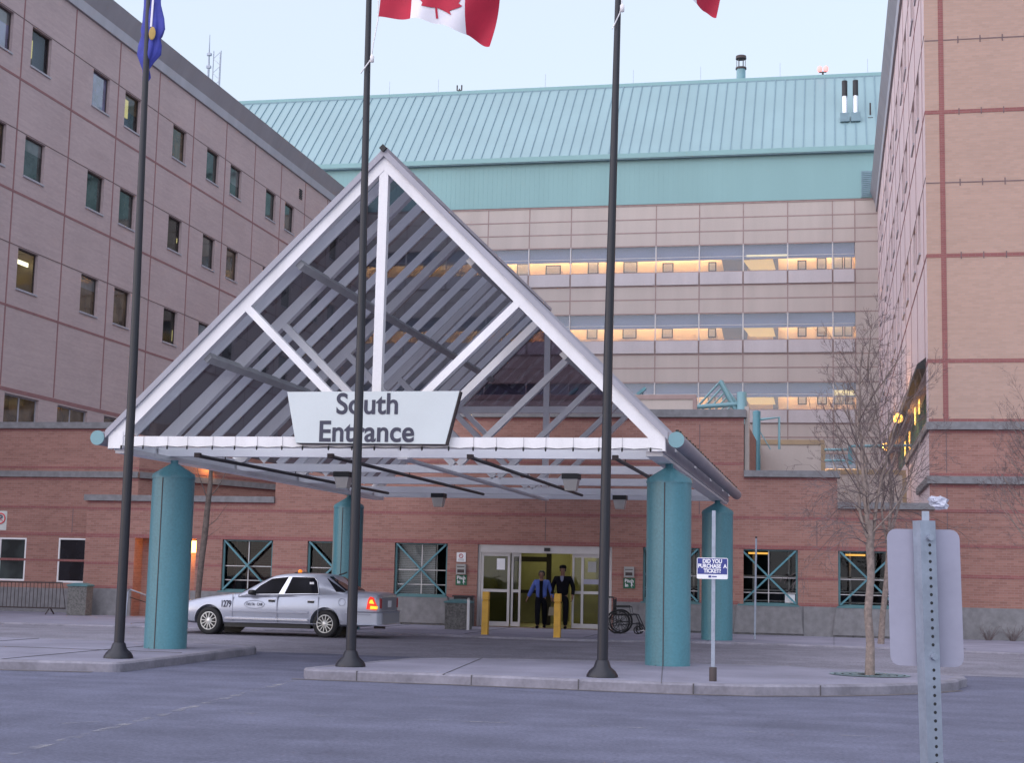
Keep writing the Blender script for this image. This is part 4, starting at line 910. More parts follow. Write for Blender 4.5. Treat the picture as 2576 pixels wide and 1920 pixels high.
st = [(-1.02, .42, .66, .70), (-.99, .36, .72, .82), (-.90, .30, .765, .92), (-.56, .27, .83, 1.00), (-.19, .26, .905, 1.03), (.30, .26, .965, 1.045), (.74, .26, 1.005, 1.05), (1.9, .27, 1.03, 1.05), (3.0, .27, 1.06, 1.05), (3.84, .28, 1.095, 1.035), (4.25, .29, 1.105, 1.01), (4.52, .31, 1.09, .97), (4.60, .33, 1.06, .94), (4.64, .36, .97, .91)]
body = loft([bsec(*s_) for s_ in dens(st, 6)], 'body', 'car', taxi)
cut = MB()
for x in (0, WB):
    for y in (-1.2, .72): cut.lathe((x, y, .335), [(.405, 0), (.405, .48)], 40, axis='Y')
co = cut.build('cutter', 'black'); fix_normals(co)
bo = body.modifiers.new('arch', 'BOOLEAN'); bo.object = co; bo.operation = 'DIFFERENCE'; bo.solver = 'EXACT'
evaluated(body); bpy.data.objects.remove(co)
body.data.polygons.foreach_set('use_smooth', [True]*len(body.data.polygons)); body.data.set_sharp_from_angle(angle=radians(38))
q = MB()   # wheel housings
for x in (0, WB):
    for y in (-.70, .70): q.lathe((x, y-.005, .335), [(.40, 0), (.40, .01)], 30, axis='Y')
q.box(.42, WB-.42, -.95, .95, .20, .30); q.build('underbody', 'black', taxi)
def ysd(z): return 1.0-.52*(z-1.0)
def gsec(x, zt, zb):
    zt = max(zt, zb+.03); h = [(ysd(zb-.06), zb-.06), (ysd(zt-.05), zt-.05), (ysd(zt-.05)-.07, zt-.005), (.35, zt+.02), (0, zt+.03)]
    return [(x, -y, z) for y, z in h]+[(x, y, z) for y, z in reversed(h[:-1])]
gh = [(.80, 1.0, 1.0), (1.18, 1.22, 1.0), (1.60, 1.44, 1.01), (1.85, 1.50, 1.02), (2.2, 1.525, 1.03), (2.7, 1.53, 1.04), (2.95, 1.522, 1.05), (3.16, 1.48, 1.06), (3.46, 1.30, 1.07), (3.76, 1.11, 1.085)]
cab = loft([gsec(*g) for g in dens(gh, 4)], 'cabin', 'car', taxi)
def side(poly, off, name, m, parent, both=True):
    for s in (-1, 1):
        q = MB(); q.face([(x, s*(ysd(z)+off), z) for x, z in poly]); q.build(name, m, parent)
side([(1.12, 1.00), (1.36, 1.23), (1.64, 1.405), (2.09, 1.455), (1.90, 1.03)], .006, 'front_side_window', 'carglass', taxi)
side([(2.07, 1.04), (2.20, 1.455), (2.80, 1.455), (2.90, 1.36), (3.0, 1.065)], .006, 'rear_side_window', 'carglass', taxi)
for s in (-1, 1):
    q = MB(); P_ = lambda x, z: (x, s*(ysd(z)+.010), z)
    q.face([P_(1.91, 1.03), P_(2.055, 1.04), P_(2.19, 1.46), P_(2.10, 1.46)])
    for pl in ([(1.12, 1.0), (1.36, 1.23), (1.64, 1.405), (2.10, 1.458)], [(2.20, 1.458), (2.80, 1.458), (2.905, 1.36), (3.01, 1.065)], [(1.12, 1.0), (3.0, 1.06)]):
        q.tube([P_(*p) for p in pl], .011, 6)
    q.build('window_trim', 'chrome', taxi)
q = MB(); F_ = [(3.19, .60, 1.485), (3.46, .70, 1.325), (3.72, .78, 1.165)]
for (xa_, ya_, za_), (xb_, yb_, zb_) in zip(F_, F_[1:]): q.face([(xa_, -ya_, za_), (xa_, ya_, za_), (xb_, yb_, zb_), (xb_, -yb_, zb_)])
for s in (-1, 1): q.face([(3.19, s*.60, 1.485)]+[(x, s*(ysd(z)+.010), z) for x, z in ((3.16, 1.435), (3.47, 1.115), (3.70, 1.115))]+[(3.72, s*.78, 1.165), (3.46, s*.70, 1.325)])
q.build('rear_window', 'carglass', taxi)
q = MB(); q.face([(.86, -.86, 1.075), (.86, .86, 1.075), (1.55, .64, 1.452), (1.55, -.64, 1.452)]); q.build('windscreen', 'carglass', taxi)
def door(xa, xb, x2, nm):
    q = MB()   # shut lines and moulding
    for x in (xa, xb): q.box(x-.006, x+.006, -1.056, -1.03, .33, .99)
    q.box(xa, xb, -1.053, -1.03, .324, .336)
    o = q.build(nm, 'trim', taxi)
    h = MB(); h.box(x2, x2+.17, -1.062, -1.035, .835, .885); h.build('handle', 'black', o)
    h = MB(); h.box(x2-.01, x2+.18, -1.066, -1.03, .885, .90); h.build('handle', 'chrome', o)
door(.66, 1.885, 1.655, 'front_door'); door(1.905, 3.02, 2.73, 'rear_door')
q = MB(); q.box(.46, WB-.46, -1.068, -1.03, .395, .435); q.build('sill_strip', 'chrome', taxi)
q = MB(); q.box(.60, WB-.46, -1.064, -1.03, .575, .605); q.box(3.75, 4.45, -1.045, -.95, .575, .605); q.build('side_moulding', 'trim', taxi)
q = MB(); q.lathe((1.22, -1.13, 1.06), [(.02, -.06), (.10, -.05), (.11, .0), (.09, .05), (.02, .06)], 12); q.beam((1.22, -1.1, 1.03), (1.25, -.98, 1.0), .08, .05); q.build('wing_mirror', 'black', taxi)
for s in (-1, 1):
    for x in (0, WB):
        q = MB(); yo = s*1.03; d = -s
        q.lathe((x, yo, .335), [(.215, d*.02), (.24, 0), (.315, d*.005), (.338, d*.05), (.338, d*.19), (.30, d*.23), (.20, d*.23)], 36, axis='Y'); wheel = q.build('wheel', 'rubber', taxi)
        q = MB(); q.lathe((x, yo, .335), [(.222, d*.03), (.225, d*.005), (.205, d*.004), (.198, d*.022), (.09, d*.03), (.085, d*.0), (.01, d*-.01)], 36, axis='Y'); hb = q.build('hubcap', 'hubcap', wheel)
        if s < 0:
            q = MB()
            for k in range(12):   # dark slots between the spokes
                a = 2*pi*k/12+.13; c_, s_ = cos(a), sin(a); t_ = (-s_, c_)
                pts = [(r*c_+u*t_[0], r*s_+u*t_[1]) for r, u in ((.095, -.008), (.105, .008), (.192, .024 if k % 2 else .030), (.196, -.024 if k % 2 else -.018))]
                q.face([(x+px_, yo-.004 if r_ else yo, .335+pz) for (px_, pz), r_ in zip(pts, (1, 1, 1, 1))])
            for k in range(12):
                a = 2*pi*(k+.5)/12+.13; q.beam((x+.08*cos(a), yo-.008, .335+.08*sin(a)), (x+.205*cos(a), yo-.008, .335+.205*sin(a)), .016, .03, upv=(0, 1, 0), mi=1)
            q.build('spokes', ['black', 'hubcap'], wheel)
text('1279', .235, 'ink', taxi, (.48, -1.058, .755), name='number', bold=.004, sx=.62)
t_ = text('DELTA · CAB', .095, 'ink', taxi, (1.27, -1.060, .765), name='lettering', sx=.80)
q = MB(); q.tube([(1.27+.275*cos(a*pi/16), -1.057, .765+.098*sin(a*pi/16)) for a in range(33)], .006, 5); q.build('oval', 'trim', taxi)
q = MB(); q.tube([(3.66+.09*cos(a*pi/12), -1.043, .87+.09*sin(a*pi/12)) for a in range(25)], .005, 5); q.build('fuel_flap', 'trim', taxi)
for s in (-1, 1):
    q = MB(); q.prism([(4.32, .72), (4.36, .95), (4.41, 1.02), (4.49, 1.0), (4.60, .78), (4.58, .70)], s*.90, s*1.025, 'Y'); tl = q.build('tail_light', 'tail_red', taxi)
    q = MB(); q.prism([(4.42, .725), (4.43, .80), (4.605, .79), (4.60, .725)], s*.905, s*1.032, 'Y'); q.prism([(4.39, .86), (4.42, .94), (4.48, .95), (4.53, .85)], s*.905, s*1.031, 'Y'); q.build('indicator', 'tail_amber', tl)
    q = MB(); q.prism([(-.97, .58), (-.86, .56), (-.60, .62), (-.62, .76), (-.92, .72)], s*.80, s*.975, 'Y'); q.build('headlight', 'chrome', taxi)
    q = MB(); q.box(4.60, 4.655, min(s*.72, s*.88), max(s*.72, s*.88), .74, .98); q.build('tail_panel', 'sign_red', taxi)
q = MB(); q.box(4.60, 4.66, -.70, .70, .70, 1.0); pl_ = q.build('boot_panel', 'trim', taxi); q = MB(); q.box(4.662, 4.667, -.17, .17, .76, .92); q.build('number_plate', 'letter_white', pl_)
def bump(x0, x1, nm): q = MB(); q.prism([(x0, -.93), (x0+.04, -1.04), (x1-.1, -1.0), (x1, -.86), (x1, .86), (x1-.1, 1.0), (x0+.04, 1.04), (x0, .93)], .33, .66, 'Z'); o = q.build(nm, 'car', taxi); bv = o.modifiers.new('b', 'BEVEL'); bv.width = .04; bv.segments = 3; evaluated(o); return o
bump(3.95, 4.72, 'rear_bumper'); o = bump(.64, 1.12, 'front_bumper'); o.location.x = -.04; o.scale.x = -1
q = MB(); q.lathe((2.14, -.02, 1.565), [(.055, 0), (.05, .055), (.02, .075)], 14); rl = q.build('roof_light', 'amber', taxi)
q = MB(); q.prism([(2.0, 1.545), (2.06, 1.58), (2.10, 1.565), (2.2, 1.565), (2.30, 1.585), (2.40, 1.545)], -.12, .12, 'Y'); q.build('roof_light_base', 'black', taxi)
q = MB(); q.tube([(3.2, .1, 1.53), (3.32, .1, 1.56), (3.42, .1, 1.60)], .018, 6); q.build('aerial', 'black', taxi)
q = MB(); q.box(2.70, 2.82, -(ysd(1.30)+.012), -(ysd(1.30)+.008), 1.25, 1.34); q.build('sticker', 'letter_white', taxi)
q = MB(); q.tube([(4.4, -.5, .27), (4.7, -.5, .27)], .03, 8); q.build('exhaust', 'iron', taxi)
# a driver is only a dark shape behind tinted glass; the cabin stays closed
taxi.rotation_euler = (0, 0, radians(2.0)); taxi.scale = (.875, .94, .94); taxi.location = (-14.27, 34.42, .1)

# ---------------------------------------------------------------- people
def skin(name, pts, edges, m, parent, root=0, sub=2):
    me = bpy.data.meshes.new(name); keys = list(pts); idx = {k: i for i, k in enumerate(keys)}
    me.from_pydata([pts[k][0] for k in keys], [(idx[a], idx[b_]) for a, b_ in edges], [])
    o = bpy.data.objects.new(name, me); COL.objects.link(o); o.modifiers.new('skin', 'SKIN')
    for i, k in enumerate(keys):
        r = pts[k][1]; me.skin_vertices[0].data[i].radius = r if isinstance(r, tuple) else (r, r); me.skin_vertices[0].data[i].use_root = (i == root)
    sb = o.modifiers.new('sub', 'SUBSURF'); sb.levels = sub; sb.render_levels = sub
    evaluated(o); o.data.materials.clear(); o.data.materials.append(M[m]); o.data.polygons.foreach_set('use_smooth', [True]*len(o.data.polygons))
    if parent: o.parent = parent
    return o
def person(label, x, y, H, skinm, jacket, trous, inner, open_j, arms, legs, hatc=None, yaw=0, wide=1.0):
    t = thing('person', label, 'person', (0, 0, 0)); h = H/1.72
    V3 = lambda a: (a[0]*h, a[1]*h, a[2]*h)
    P = {'pel': ((0, 0, .93), (.10*wide, .07)), 'sp': ((0, 0, 1.10), (.11*wide, .08)), 'ch': ((0, .01, 1.28), (.145*wide, .10)), 'nb': ((0, .02, 1.43), (.075, .07)), 'nk': ((0, 0, 1.49), .052), 'hl': ((0, -.02, 1.555), (.062, .072)), 'hm': ((0, -.008, 1.62), (.078, .092)), 'ht': ((0, .005, 1.69), (.062, .075))}
    E_ = [('pel', 'sp'), ('sp', 'ch'), ('ch', 'nb'), ('nb', 'nk'), ('nk', 'hl'), ('hl', 'hm'), ('hm', 'ht')]
    J = {'pel': ((0, .005, .86), (.178*wide, .135)), 'sp': ((0, .0, 1.08), (.165*wide, .125)), 'ch': ((0, .01, 1.29), (.18*wide, .13)), 'nb': ((0, .02, 1.435), (.095, .085))}
    JE = [('pel', 'sp'), ('sp', 'ch'), ('ch', 'nb')]
    Tt = {'w': ((0, 0, 1.0), (.16*wide, .12)), 'pel': ((0, 0, .88), (.16*wide, .12))}; TE = [('w', 'pel')]
    for s, nm in ((-1, 'r'), (1, 'l')):
        el, wr_ = arms[nm]; ft, kn = legs[nm]
        P['sh'+nm] = ((s*.175*wide, .015, 1.385), .062); P['el'+nm] = ((el[0], el[1], el[2]), .043); P['wr'+nm] = ((wr_[0], wr_[1], wr_[2]), .030)
        d = (Vector(wr_)-Vector(el)).normalized(); pm = Vector(wr_)+d*.075; P['pm'+nm] = (tuple(pm), (.036, .018))
        E_ += [('ch', 'sh'+nm), ('sh'+nm, 'el'+nm), ('el'+nm, 'wr'+nm), ('wr'+nm, 'pm'+nm)]
        for f in range(4):   # fingers, slightly curled towards the body front
            o = Vector((0, (f-1.5)*.019, 0)); L_ = (.062, .075, .070, .055)[f]
            a = pm+o+d*.035; b_ = a+d*L_*.55+Vector((-s*.008, -.004, 0)); c_ = b_+d*L_*.4+Vector((-s*.02, -.004, .006))
            for q_, v_ in (('a', a), ('b', b_), ('c', c_)): P['f%d%s%s' % (f, q_, nm)] = (tuple(v_), .0085)
            E_ += [('pm'+nm, 'f%da%s' % (f, nm)), ('f%da%s' % (f, nm), 'f%db%s' % (f, nm)), ('f%db%s' % (f, nm), 'f%dc%s' % (f, nm))]
        a = Vector(wr_)+d*.045+Vector((0, -.03, 0)); b_ = a+d*.035+Vector((-s*.004, -.022, 0))
        P['ta'+nm] = (tuple(a), .012); P['tb'+nm] = (tuple(b_), .009); E_ += [('wr'+nm, 'ta'+nm), ('ta'+nm, 'tb'+nm)]
        P['hp'+nm] = ((s*.09, 0, .88), .06); P['kn'+nm] = (kn, .05); P['an'+nm] = ((ft[0], ft[1], ft[2]+.085), .040)
        E_ += [('pel', 'hp'+nm), ('hp'+nm, 'kn'+nm), ('kn'+nm, 'an'+nm)]
        P['he'+nm] = ((ft[0], ft[1]+.03, ft[2]+.03), .036); E_.append(('an'+nm, 'he'+nm))
        J['sh'+nm] = ((s*.19*wide, .015, 1.375), .082); J['el'+nm] = (el, .066); J['wr'+nm] = (tuple(Vector(wr_)-d*.01), .055)
        JE += [('ch', 'sh'+nm), ('sh'+nm, 'el'+nm), ('el'+nm, 'wr'+nm)]
        Tt['hp'+nm] = ((s*.092*wide, 0, .84), .105*wide); Tt['kn'+nm] = (kn, .082); Tt['an'+nm] = ((ft[0], ft[1], ft[2]+.075), .066)
        TE += [('pel', 'hp'+nm), ('hp'+nm, 'kn'+nm), ('kn'+nm, 'an'+nm)]
        S_ = {'h': ((ft[0], ft[1]+.05, ft[2]+.045), .046), 'm': ((ft[0], ft[1]-.05, ft[2]+.042), .046), 't': ((ft[0]+s*.015, ft[1]-.16, ft[2]+.032), (.044, .032))}
        skin('shoe', {k: (V3(v[0]), v[1]) for k, v in S_.items()}, [('h', 'm'), ('m', 't')], 'black_cloth', t)
    sc = lambda D: {k: (V3(v[0]), v[1]) for k, v in D.items()}
    skin('body', sc(P), E_, skinm, t); skin('jacket', sc(J), JE, jacket, t); skin('trousers', sc(Tt), TE, trous, t)
    q = MB()   # open front: inner garment showing between the jacket edges
    pl = [(-.055, 1.42), (.055, 1.42), (.045, 1.20), (.055, .86), (-.055, .86), (-.045, 1.20)] if open_j else [(-.05, 1.44), (.05, 1.44), (.035, 1.33), (0, 1.28), (-.035, 1.33)]
    q.prism([(a*h, b_*h) for a, b_ in pl], -.145*h, -.10*h, 'Y'); q.build('shirt', inner, t)
    q = MB(); hd = Vector((0, -.008*h, 1.625*h))
    q.lathe((hd.x, hd.y+.018, hd.z), [(.088, -.06), (.094, 0), (.088, .05), (.065, .09), (.02, .105)], 18)
    for i, v in enumerate(q.v):
        if v[1] < hd.y-.02 and v[2] < hd.z+.045: q.v[i] = (v[0]*.9, hd.y-.02, v[2])
    q.build('hair', 'hair', t)
    q = MB()
    for s in (-1, 1): q.lathe((s*.030, -.098*h, 1.632*h), [(.001, -.007), (.008, 0), (.001, .007)], 8)
    q.build('eyes', 'black', t)
    q = MB(); q.raw([(-.016, -.092*h, 1.60*h), (.016, -.092*h, 1.60*h), (0, -.092*h, 1.645*h), (0, -.122*h, 1.606*h)], [(0, 1, 3), (1, 2, 3), (2, 0, 3)]); q.box(-.022, .022, -.094*h, -.088*h, 1.563*h, 1.572*h)
    for s in (-1, 1): q.lathe((s*.082, .0, 1.61*h), [(.002, -.03), (.014, -.01), (.016, .015), (.003, .03)], 8)
    q.build('face', skinm, t)
    if hatc:
        q = MB(); q.lathe((hd.x, hd.y+.012, hd.z), [(.104, .03), (.104, .07), (.085, .11), (.02, .125)], 18); q.build('cap', hatc, t)
    t.rotation_euler = (0, 0, yaw); t.location = (x, y, .155)
    return t
wm = person('person in open blue jacket and dark trousers walking out of the sliding doors', -8.13, 42.72, 1.62, 'skin_d', 'blue_jacket', 'black_cloth', 'black_cloth', True,
    {'r': ((-.30, .03, 1.12), (-.40, -.01, .91)), 'l': ((.29, .03, 1.11), (.36, -.03, .88))}, {'r': ((-.09, -.16, 0), (-.10, -.11, .49)), 'l': ((.10, .12, .015), (.10, .0, .50))}, yaw=.12)
mn = person('taller person in black jacket and trousers standing in the open doorway', -7.53, 42.78, 1.77, 'skin_d', 'black_cloth', 'black_cloth', 'shirt', False,
    {'r': ((-.30, .03, 1.12), (-.29, -.05, .90)), 'l': ((.30, .03, 1.12), (.29, -.05, .90))}, {'r': ((-.12, .08, 0), (-.11, .02, .50)), 'l': ((.11, -.10, 0), (.11, -.08, .49))}, hatc='black_cloth', wide=1.06)
t = thing('handbag', 'small tan bag hanging from the hand of the person in blue', 'bag', (-7.79, 42.66, .5))
q = MB(); q.prism([(-7.90, .52), (-7.68, .52), (-7.70, .76), (-7.87, .76)], 42.60, 42.70, 'Y'); q.build('pouch', 'bag', t)
q = MB(); q.tube([(-7.86, 42.65, .75), (-7.82, 42.65, .90), (-7.75, 42.65, .90), (-7.71, 42.65, .75)], .010, 6); q.build('strap', 'black', t)

# ---------------------------------------------------------------- wheelchair
t = thing('wheelchair', 'folded out black wheelchair with spoked wheels parked by the doors', 'wheelchair', (-5.5, 40.8, .15))
cx, cy, G = -5.62, 40.5, .15
for s in (0, .58):
    y = cy+s; q = MB()
    q.tube([(cx+.30*cos(a*pi/20), y, G+.31+.30*sin(a*pi/20)) for a in range(41)], .024, 8); wl_ = q.build('wheel', 'rubber', t)
    q = MB(); q.tube([(cx+.25*cos(a*pi/20), y-.035 if s == 0 else y+.035, G+.31+.25*sin(a*pi/20)) for a in range(41)], .009, 6); q.build('push_rim', 'black', wl_)
    q = MB(); q.lathe((cx, y-.03, G+.31), [(.03, 0), (.03, .06)], 12, axis='Y')
    for k in range(9): q.tube([(cx, y, G+.31), (cx+.29*cos(k*2*pi/9), y, G+.31+.29*sin(k*2*pi/9))], .008, 5)
    q.build('spokes', 'black', wl_)
    q = MB(); q.tube([(cx+.52+.095*cos(a*pi/10), y+(.06 if s == 0 else -.06), G+.10+.095*sin(a*pi/10)) for a in range(21)], .016, 7); q.tube([(cx+.52, y+.06-.2*s, G+.10), (cx+.50, y+.06-.2*s, G+.30)], .015, 6); q.build('castor', 'rubber', t)
    yy = y+(.05 if s == 0 else -.05); q = MB()
    q.tube([(cx-.22, yy, G+.95), (cx-.13, yy, G+.93), (cx-.12, yy, G+.20), (cx+.52, yy, G+.28), (cx+.60, yy, G+.20)], .014, 7)
    q.tube([(cx-.12, yy, G+.70), (cx+.30, yy, G+.70), (cx+.34, yy, G+.50), (cx-.12, yy, G+.50)], .014, 7); q.tube([(cx+.34, yy, G+.52), (cx+.48, yy, G+.50), (cx+.66, yy, G+.12)], .016, 7); q.build('frame', 'pole', t)
    q = MB(); q.box(cx-.08, cx+.26, yy-.03, yy+.03, G+.705, G+.74); q.build('armrest', 'black', t)
    q = MB(); q.box(cx+.60, cx+.78, yy-.08, yy+.08, G+.09, G+.105); q.build('footrest', 'chrome', t)
    q = MB(); q.tube([(cx-.22, yy, G+.95), (cx-.32, yy, G+.95)], .020, 8); q.build('handle', 'black', t)
q = MB(); q.box(cx-.10, cx+.34, cy+.06, cy+.52, G+.47, G+.51); q.build('seat', 'black', t)
q = MB(); q.box(cx-.15, cx-.12, cy+.06, cy+.52, G+.50, G+.90); q.build('backrest', 'black', t)

# ---------------------------------------------------------------- bollards, bins, posts, notices
def bollard(x, y, lab, tilt):
    t = thing('bollard', lab, 'bollard', (x, y, .15), 'yellow bollards before the doors'); q = MB()
    pr = [(.078, -.02), (.078, .82), (.062, .835), (.062, .85), (.078, .865), (.078, 1.04), (.070, 1.055)]
    vs = []
    for r, z in pr: vs += [(x-r+tilt*z, y-r, .15+z), (x+r+tilt*z, y-r, .15+z), (x+r+tilt*z, y+r, .15+z), (x-r+tilt*z, y+r, .15+z)]
    q.raw(vs, [(i*4+k, i*4+(k+1) % 4, (i+1)*4+(k+1) % 4, (i+1)*4+k) for i in range(len(pr)-1) for k in range(4)]+[tuple(range(len(vs)-4, len(vs)))])
    q.build('post', 'yellow', t)
    q = MB(); q.box(x-.11, x+.11, y-.11, y+.11, .15, .158); q.build('base_plate', 'kerb', t)
bollard(-8.42, 36.9, 'square yellow bollard in front of the left door panel', .012); bollard(-6.53, 36.45, 'square yellow bollard in front of the people at the doors', .004)
def bin_(x0, x1, y0, y1, h, lab):
    t = thing('litter_bin', lab, 'litter bin', ((x0+x1)/2, (y0+y1)/2, .15), 'aggregate litter bins along the wall'); q = MB(); xm, ym = (x0+x1)/2, (y0+y1)/2
    vs = [(x, y, z) for z, k in ((.15, .97), (.15+h-.1, 1)) for x, y in ((xm+(x0-xm)*k, ym+(y0-ym)*k), (xm+(x1-xm)*k, ym+(y0-ym)*k), (xm+(x1-xm)*k, ym+(y1-ym)*k), (xm+(x0-xm)*k, ym+(y1-ym)*k))]
    q.raw(vs, [(0, 1, 5, 4), (1, 2, 6, 5), (2, 3, 7, 6), (3, 0, 4, 7), (4, 5, 6, 7)]); q.build('body', 'aggregate', t)
    q = MB(); q.prism([(x0-.03, .05+h), (x1+.03, .05+h), (x1+.03, .09+h), (xm+.1, .15+h), (xm-.1, .15+h), (x0-.03, .09+h)], y0-.03, y1+.03, 'Y'); q.build('lid', 'teal_frame', t)
bin_(-10.25, -9.62, 40.0, 40.6, .80, 'square aggregate litter bin with teal lid beside the doors'); bin_(-22.40, -21.78, 42.0, 42.4, .96, 'square grey litter bin with teal lid beside the iron barrier on the left')
t = thing('marker_post', 'short white marker post beside the litter bin', 'post', (-9.56, 39.85, .15)); q = MB(); q.tube([(-9.56, 39.85, .15), (-9.56, 39.85, .98)], .038, 12); q.build('post', 'offwhite', t); q = MB(); q.lathe((-9.56, 39.85, .98), [(.042, -.03), (.042, 0), (.01, .02)], 12); q.build('cap', 'notice_grey', t)
t = thing('cabinet', 'low dark cabinet against the wall left of the doors', 'cabinet', (-10.3, 42.7, .15)); q = MB(); q.box(-10.62, -10.14, 42.45, 42.82, .15, .98); q.box(-10.66, -10.10, 42.41, 42.84, .98, 1.02); q.build('body', 'pole', t); q = MB(); q.box(-10.56, -10.20, 42.43, 42.45, .25, .90); q.build('door', 'iron', t)
yw = YF
t = thing('notice', 'white no smoking notice with red disc left of the doors', 'notice', (-10.56, yw, 2.1)); q = MB(); q.box(-10.70, -10.43, yw-.03, yw-.008, 1.98, 2.25); q.build('panel', 'letter_white', t)
q = MB(); q.tube([(-10.565+.055*cos(k*pi/12), yw-.034, 2.15+.055*sin(k*pi/12)) for k in range(25)], .010, 6); q.beam((-10.60, yw-.032, 2.18), (-10.53, yw-.032, 2.12), .012, .004); q.build('no_smoking_symbol', 'sign_red', t)
q = MB(); [q.box(-10.66, -10.47, yw-.034, yw-.031, 2.01+k*.022, 2.018+k*.022) for k in range(3)]; q.build('print', 'notice_grey', t)
for x, lab, lab2, z in ((-10.55, 'grey metal ash box on the brick left of the doors', 'green Pitch In sign on the brick left of the doors', 0), (-5.66, 'grey metal ash box on the brick above the wheelchair', 'green Pitch In sign on the brick above the wheelchair', .02)):
    t = thing('ash_box', lab, 'ash box', (x, yw, 1.75), 'grey ash boxes by the doors'); q = MB(); q.box(x-.14, x+.14, yw-.10, yw-.008, 1.62+z, 1.92+z); q.build('box', 'notice_grey', t); q = MB(); q.box(x-.11, x+.11, yw-.106, yw-.10, 1.83+z, 1.85+z); q.box(x-.10, x+.10, yw-.104, yw-.10, 1.67+z, 1.76+z); q.build('slot', 'iron', t)
    t = thing('litter_sign', lab2, 'sign', (x, yw, 1.45), 'green Pitch In signs'); q = MB(); q.box(x-.165, x+.165, yw-.02, yw-.008, 1.31+z, 1.60+z); q.build('panel', 'sign_green', t)
    text('Pitch', .135, 'letter_white', t, (x, yw-.023, 1.52+z), bold=.004, sx=.95); text('In', .135, 'letter_white', t, (x-.07, yw-.023, 1.40+z), bold=.004, sx=.95)
    q = MB(); q.lathe((x+.075, yw-.026, 1.455+z), [(.022, 0), (.022, .004)], 10, axis='Y'); q.beam((x+.075, yw-.024, 1.435+z), (x+.065, yw-.024, 1.38+z), .03, .004, upv=(0, 1, 0)); q.beam((x+.065, yw-.024, 1.38+z), (x+.085, yw-.024, 1.335+z), .012, .004, upv=(0, 1, 0)); q.beam((x+.075, yw-.024, 1.43+z), (x+.12, yw-.024, 1.39+z), .012, .004, upv=(0, 1, 0)); q.build('figure', 'letter_white', t)
# parking ticket sign
t = thing('ticket_sign', 'blue sign asking DID YOU PURCHASE A TICKET on a thin grey post', 'sign', (-1.73, 22.6, .15))
q = MB(); q.box(-1.757, -1.703, 22.585, 22.62, .15, 2.63); q.build('post', 'galv', t); q = MB(); q.lathe((-1.73, 22.6, .145), [(.055, 0), (.055, .20), (.03, .205)], 14); q.build('socket', 'iron', t)
def rrect(x0, x1, z0, z1, r): return [p for c_, a0 in (((x1-r, z1-r), 0), ((x0+r, z1-r), 90), ((x0+r, z0+r), 180), ((x1-r, z0+r), 270)) for p in arc(*c_, r, a0, a0+90, 4)]
q = MB(); q.prism(rrect(-1.972, -1.518, 1.625, 1.935, .02), 22.565, 22.57, 'Y'); q.build('panel', 'letter_white', t); q = MB(); q.box(-1.962, -1.528, 22.562, 22.5645, 1.695, 1.925); q.build('blue_field', 'sign_blue', t)
for s_, z in (('DID YOU', 1.882), ('PURCHASE  A', 1.812), ('TICKET?', 1.742)): text(s_, .078, 'letter_white', t, (-1.745, 22.560, z), bold=.0035, sx=.88, depth=.001)
q = MB(); q.box(-1.80, -1.76, 22.562, 22.5645, 1.645, 1.675); q.box(-1.75, -1.68, 22.562, 22.5645, 1.652, 1.668); q.build('logo', 'sign_blue', t)
t = thing('sign_post', 'thin bare grey post on the far pavement behind the ticket sign', 'post', (-1.94, 39.3, .15)); q = MB(); q.beam((-1.96, 39.3, .15), (-1.93, 39.3, 2.74), .045, .03); q.build('post', 'galv', t); q = MB(); q.box(-1.955, -1.905, 39.275, 39.325, 2.70, 2.745); q.build('cap', 'iron', t)
t = thing('parking_sign', 'white sign with red no parking ring at the left edge', 'sign', (-16.16, 27.5, .15))
q = MB(); q.prism(rrect(-16.33, -16.05, 2.28, 2.66, .02), 27.46, 27.465, 'Y'); q.build('panel', 'notice_grey', t); q = MB(); q.tube([(-16.19+.10*cos(k*pi/14), 27.455, 2.51+.10*sin(k*pi/14)) for k in range(29)], .013, 6); q.beam((-16.26, 27.452, 2.58), (-16.12, 27.452, 2.44), .025, .004); q.build('ring', 'sign_red', t)
text('P', .17, 'ink', t, (-16.19, 27.457, 2.51), bold=.006); q = MB(); q.box(-16.33, -16.29, 27.47, 27.51, .14, 2.64); q.build('post', 'galv', t)
# back of a street sign close to the camera, on a perforated post
t = thing('street_sign', 'bare aluminium back of a street sign on a perforated steel post, nearest the camera', 'sign', (.27, 4.9, 0))
SX = lambda z: .262+(1.56-z)*.020
q = MB(); q.prism([(x+SX(z)-.262, z) for x, z in rrect(.168, .388, 1.352, 1.775, .028)], 4.93, 4.933, 'Y'); q.build('panel', 'signback', t)
q = MB(); R_ = .030; an = radians(24); vs = []
for z in (-.02, 1.80): vs += [(SX(z)+.018+R_*1.2*cos(an+pi/4+k*pi/2), 4.895+R_*1.2*sin(an+pi/4+k*pi/2), z) for k in range(4)]
q.raw(vs, [(0, 1, 5, 4), (1, 2, 6, 5), (2, 3, 7, 6), (3, 0, 4, 7), (4, 5, 6, 7)]); fx, fy = cos(an), sin(an)
nx, ny = sin(an), -cos(an)   # outward normal of the face turned towards the camera's right
z = .15
while z < 1.78:
    if not (1.36 < z < 1.40 or 1.74 < z < 1.78):
        cxx, cyy = SX(z)+.018+nx*.0257+fx*.004, 4.895+ny*.0257+fy*.004
        q.face([(cxx+.0052*cos(a*pi/5)*fx, cyy+.0052*cos(a*pi/5)*fy, z+.0052*sin(a*pi/5)) for a in range(10)], 1)
    z += .0254
q.build('post', ['galv', 'black'], t)
for zb in (1.385, 1.748):
    cxx, cyy = SX(zb)+.018+nx*.026+fx*.004, 4.895+ny*.026+fy*.004; q = MB(); q.tube([(cxx, cyy, zb), (cxx+nx*.012, cyy+ny*.012, zb)], .0105, 8); q.build('bolt', 'galv', t)
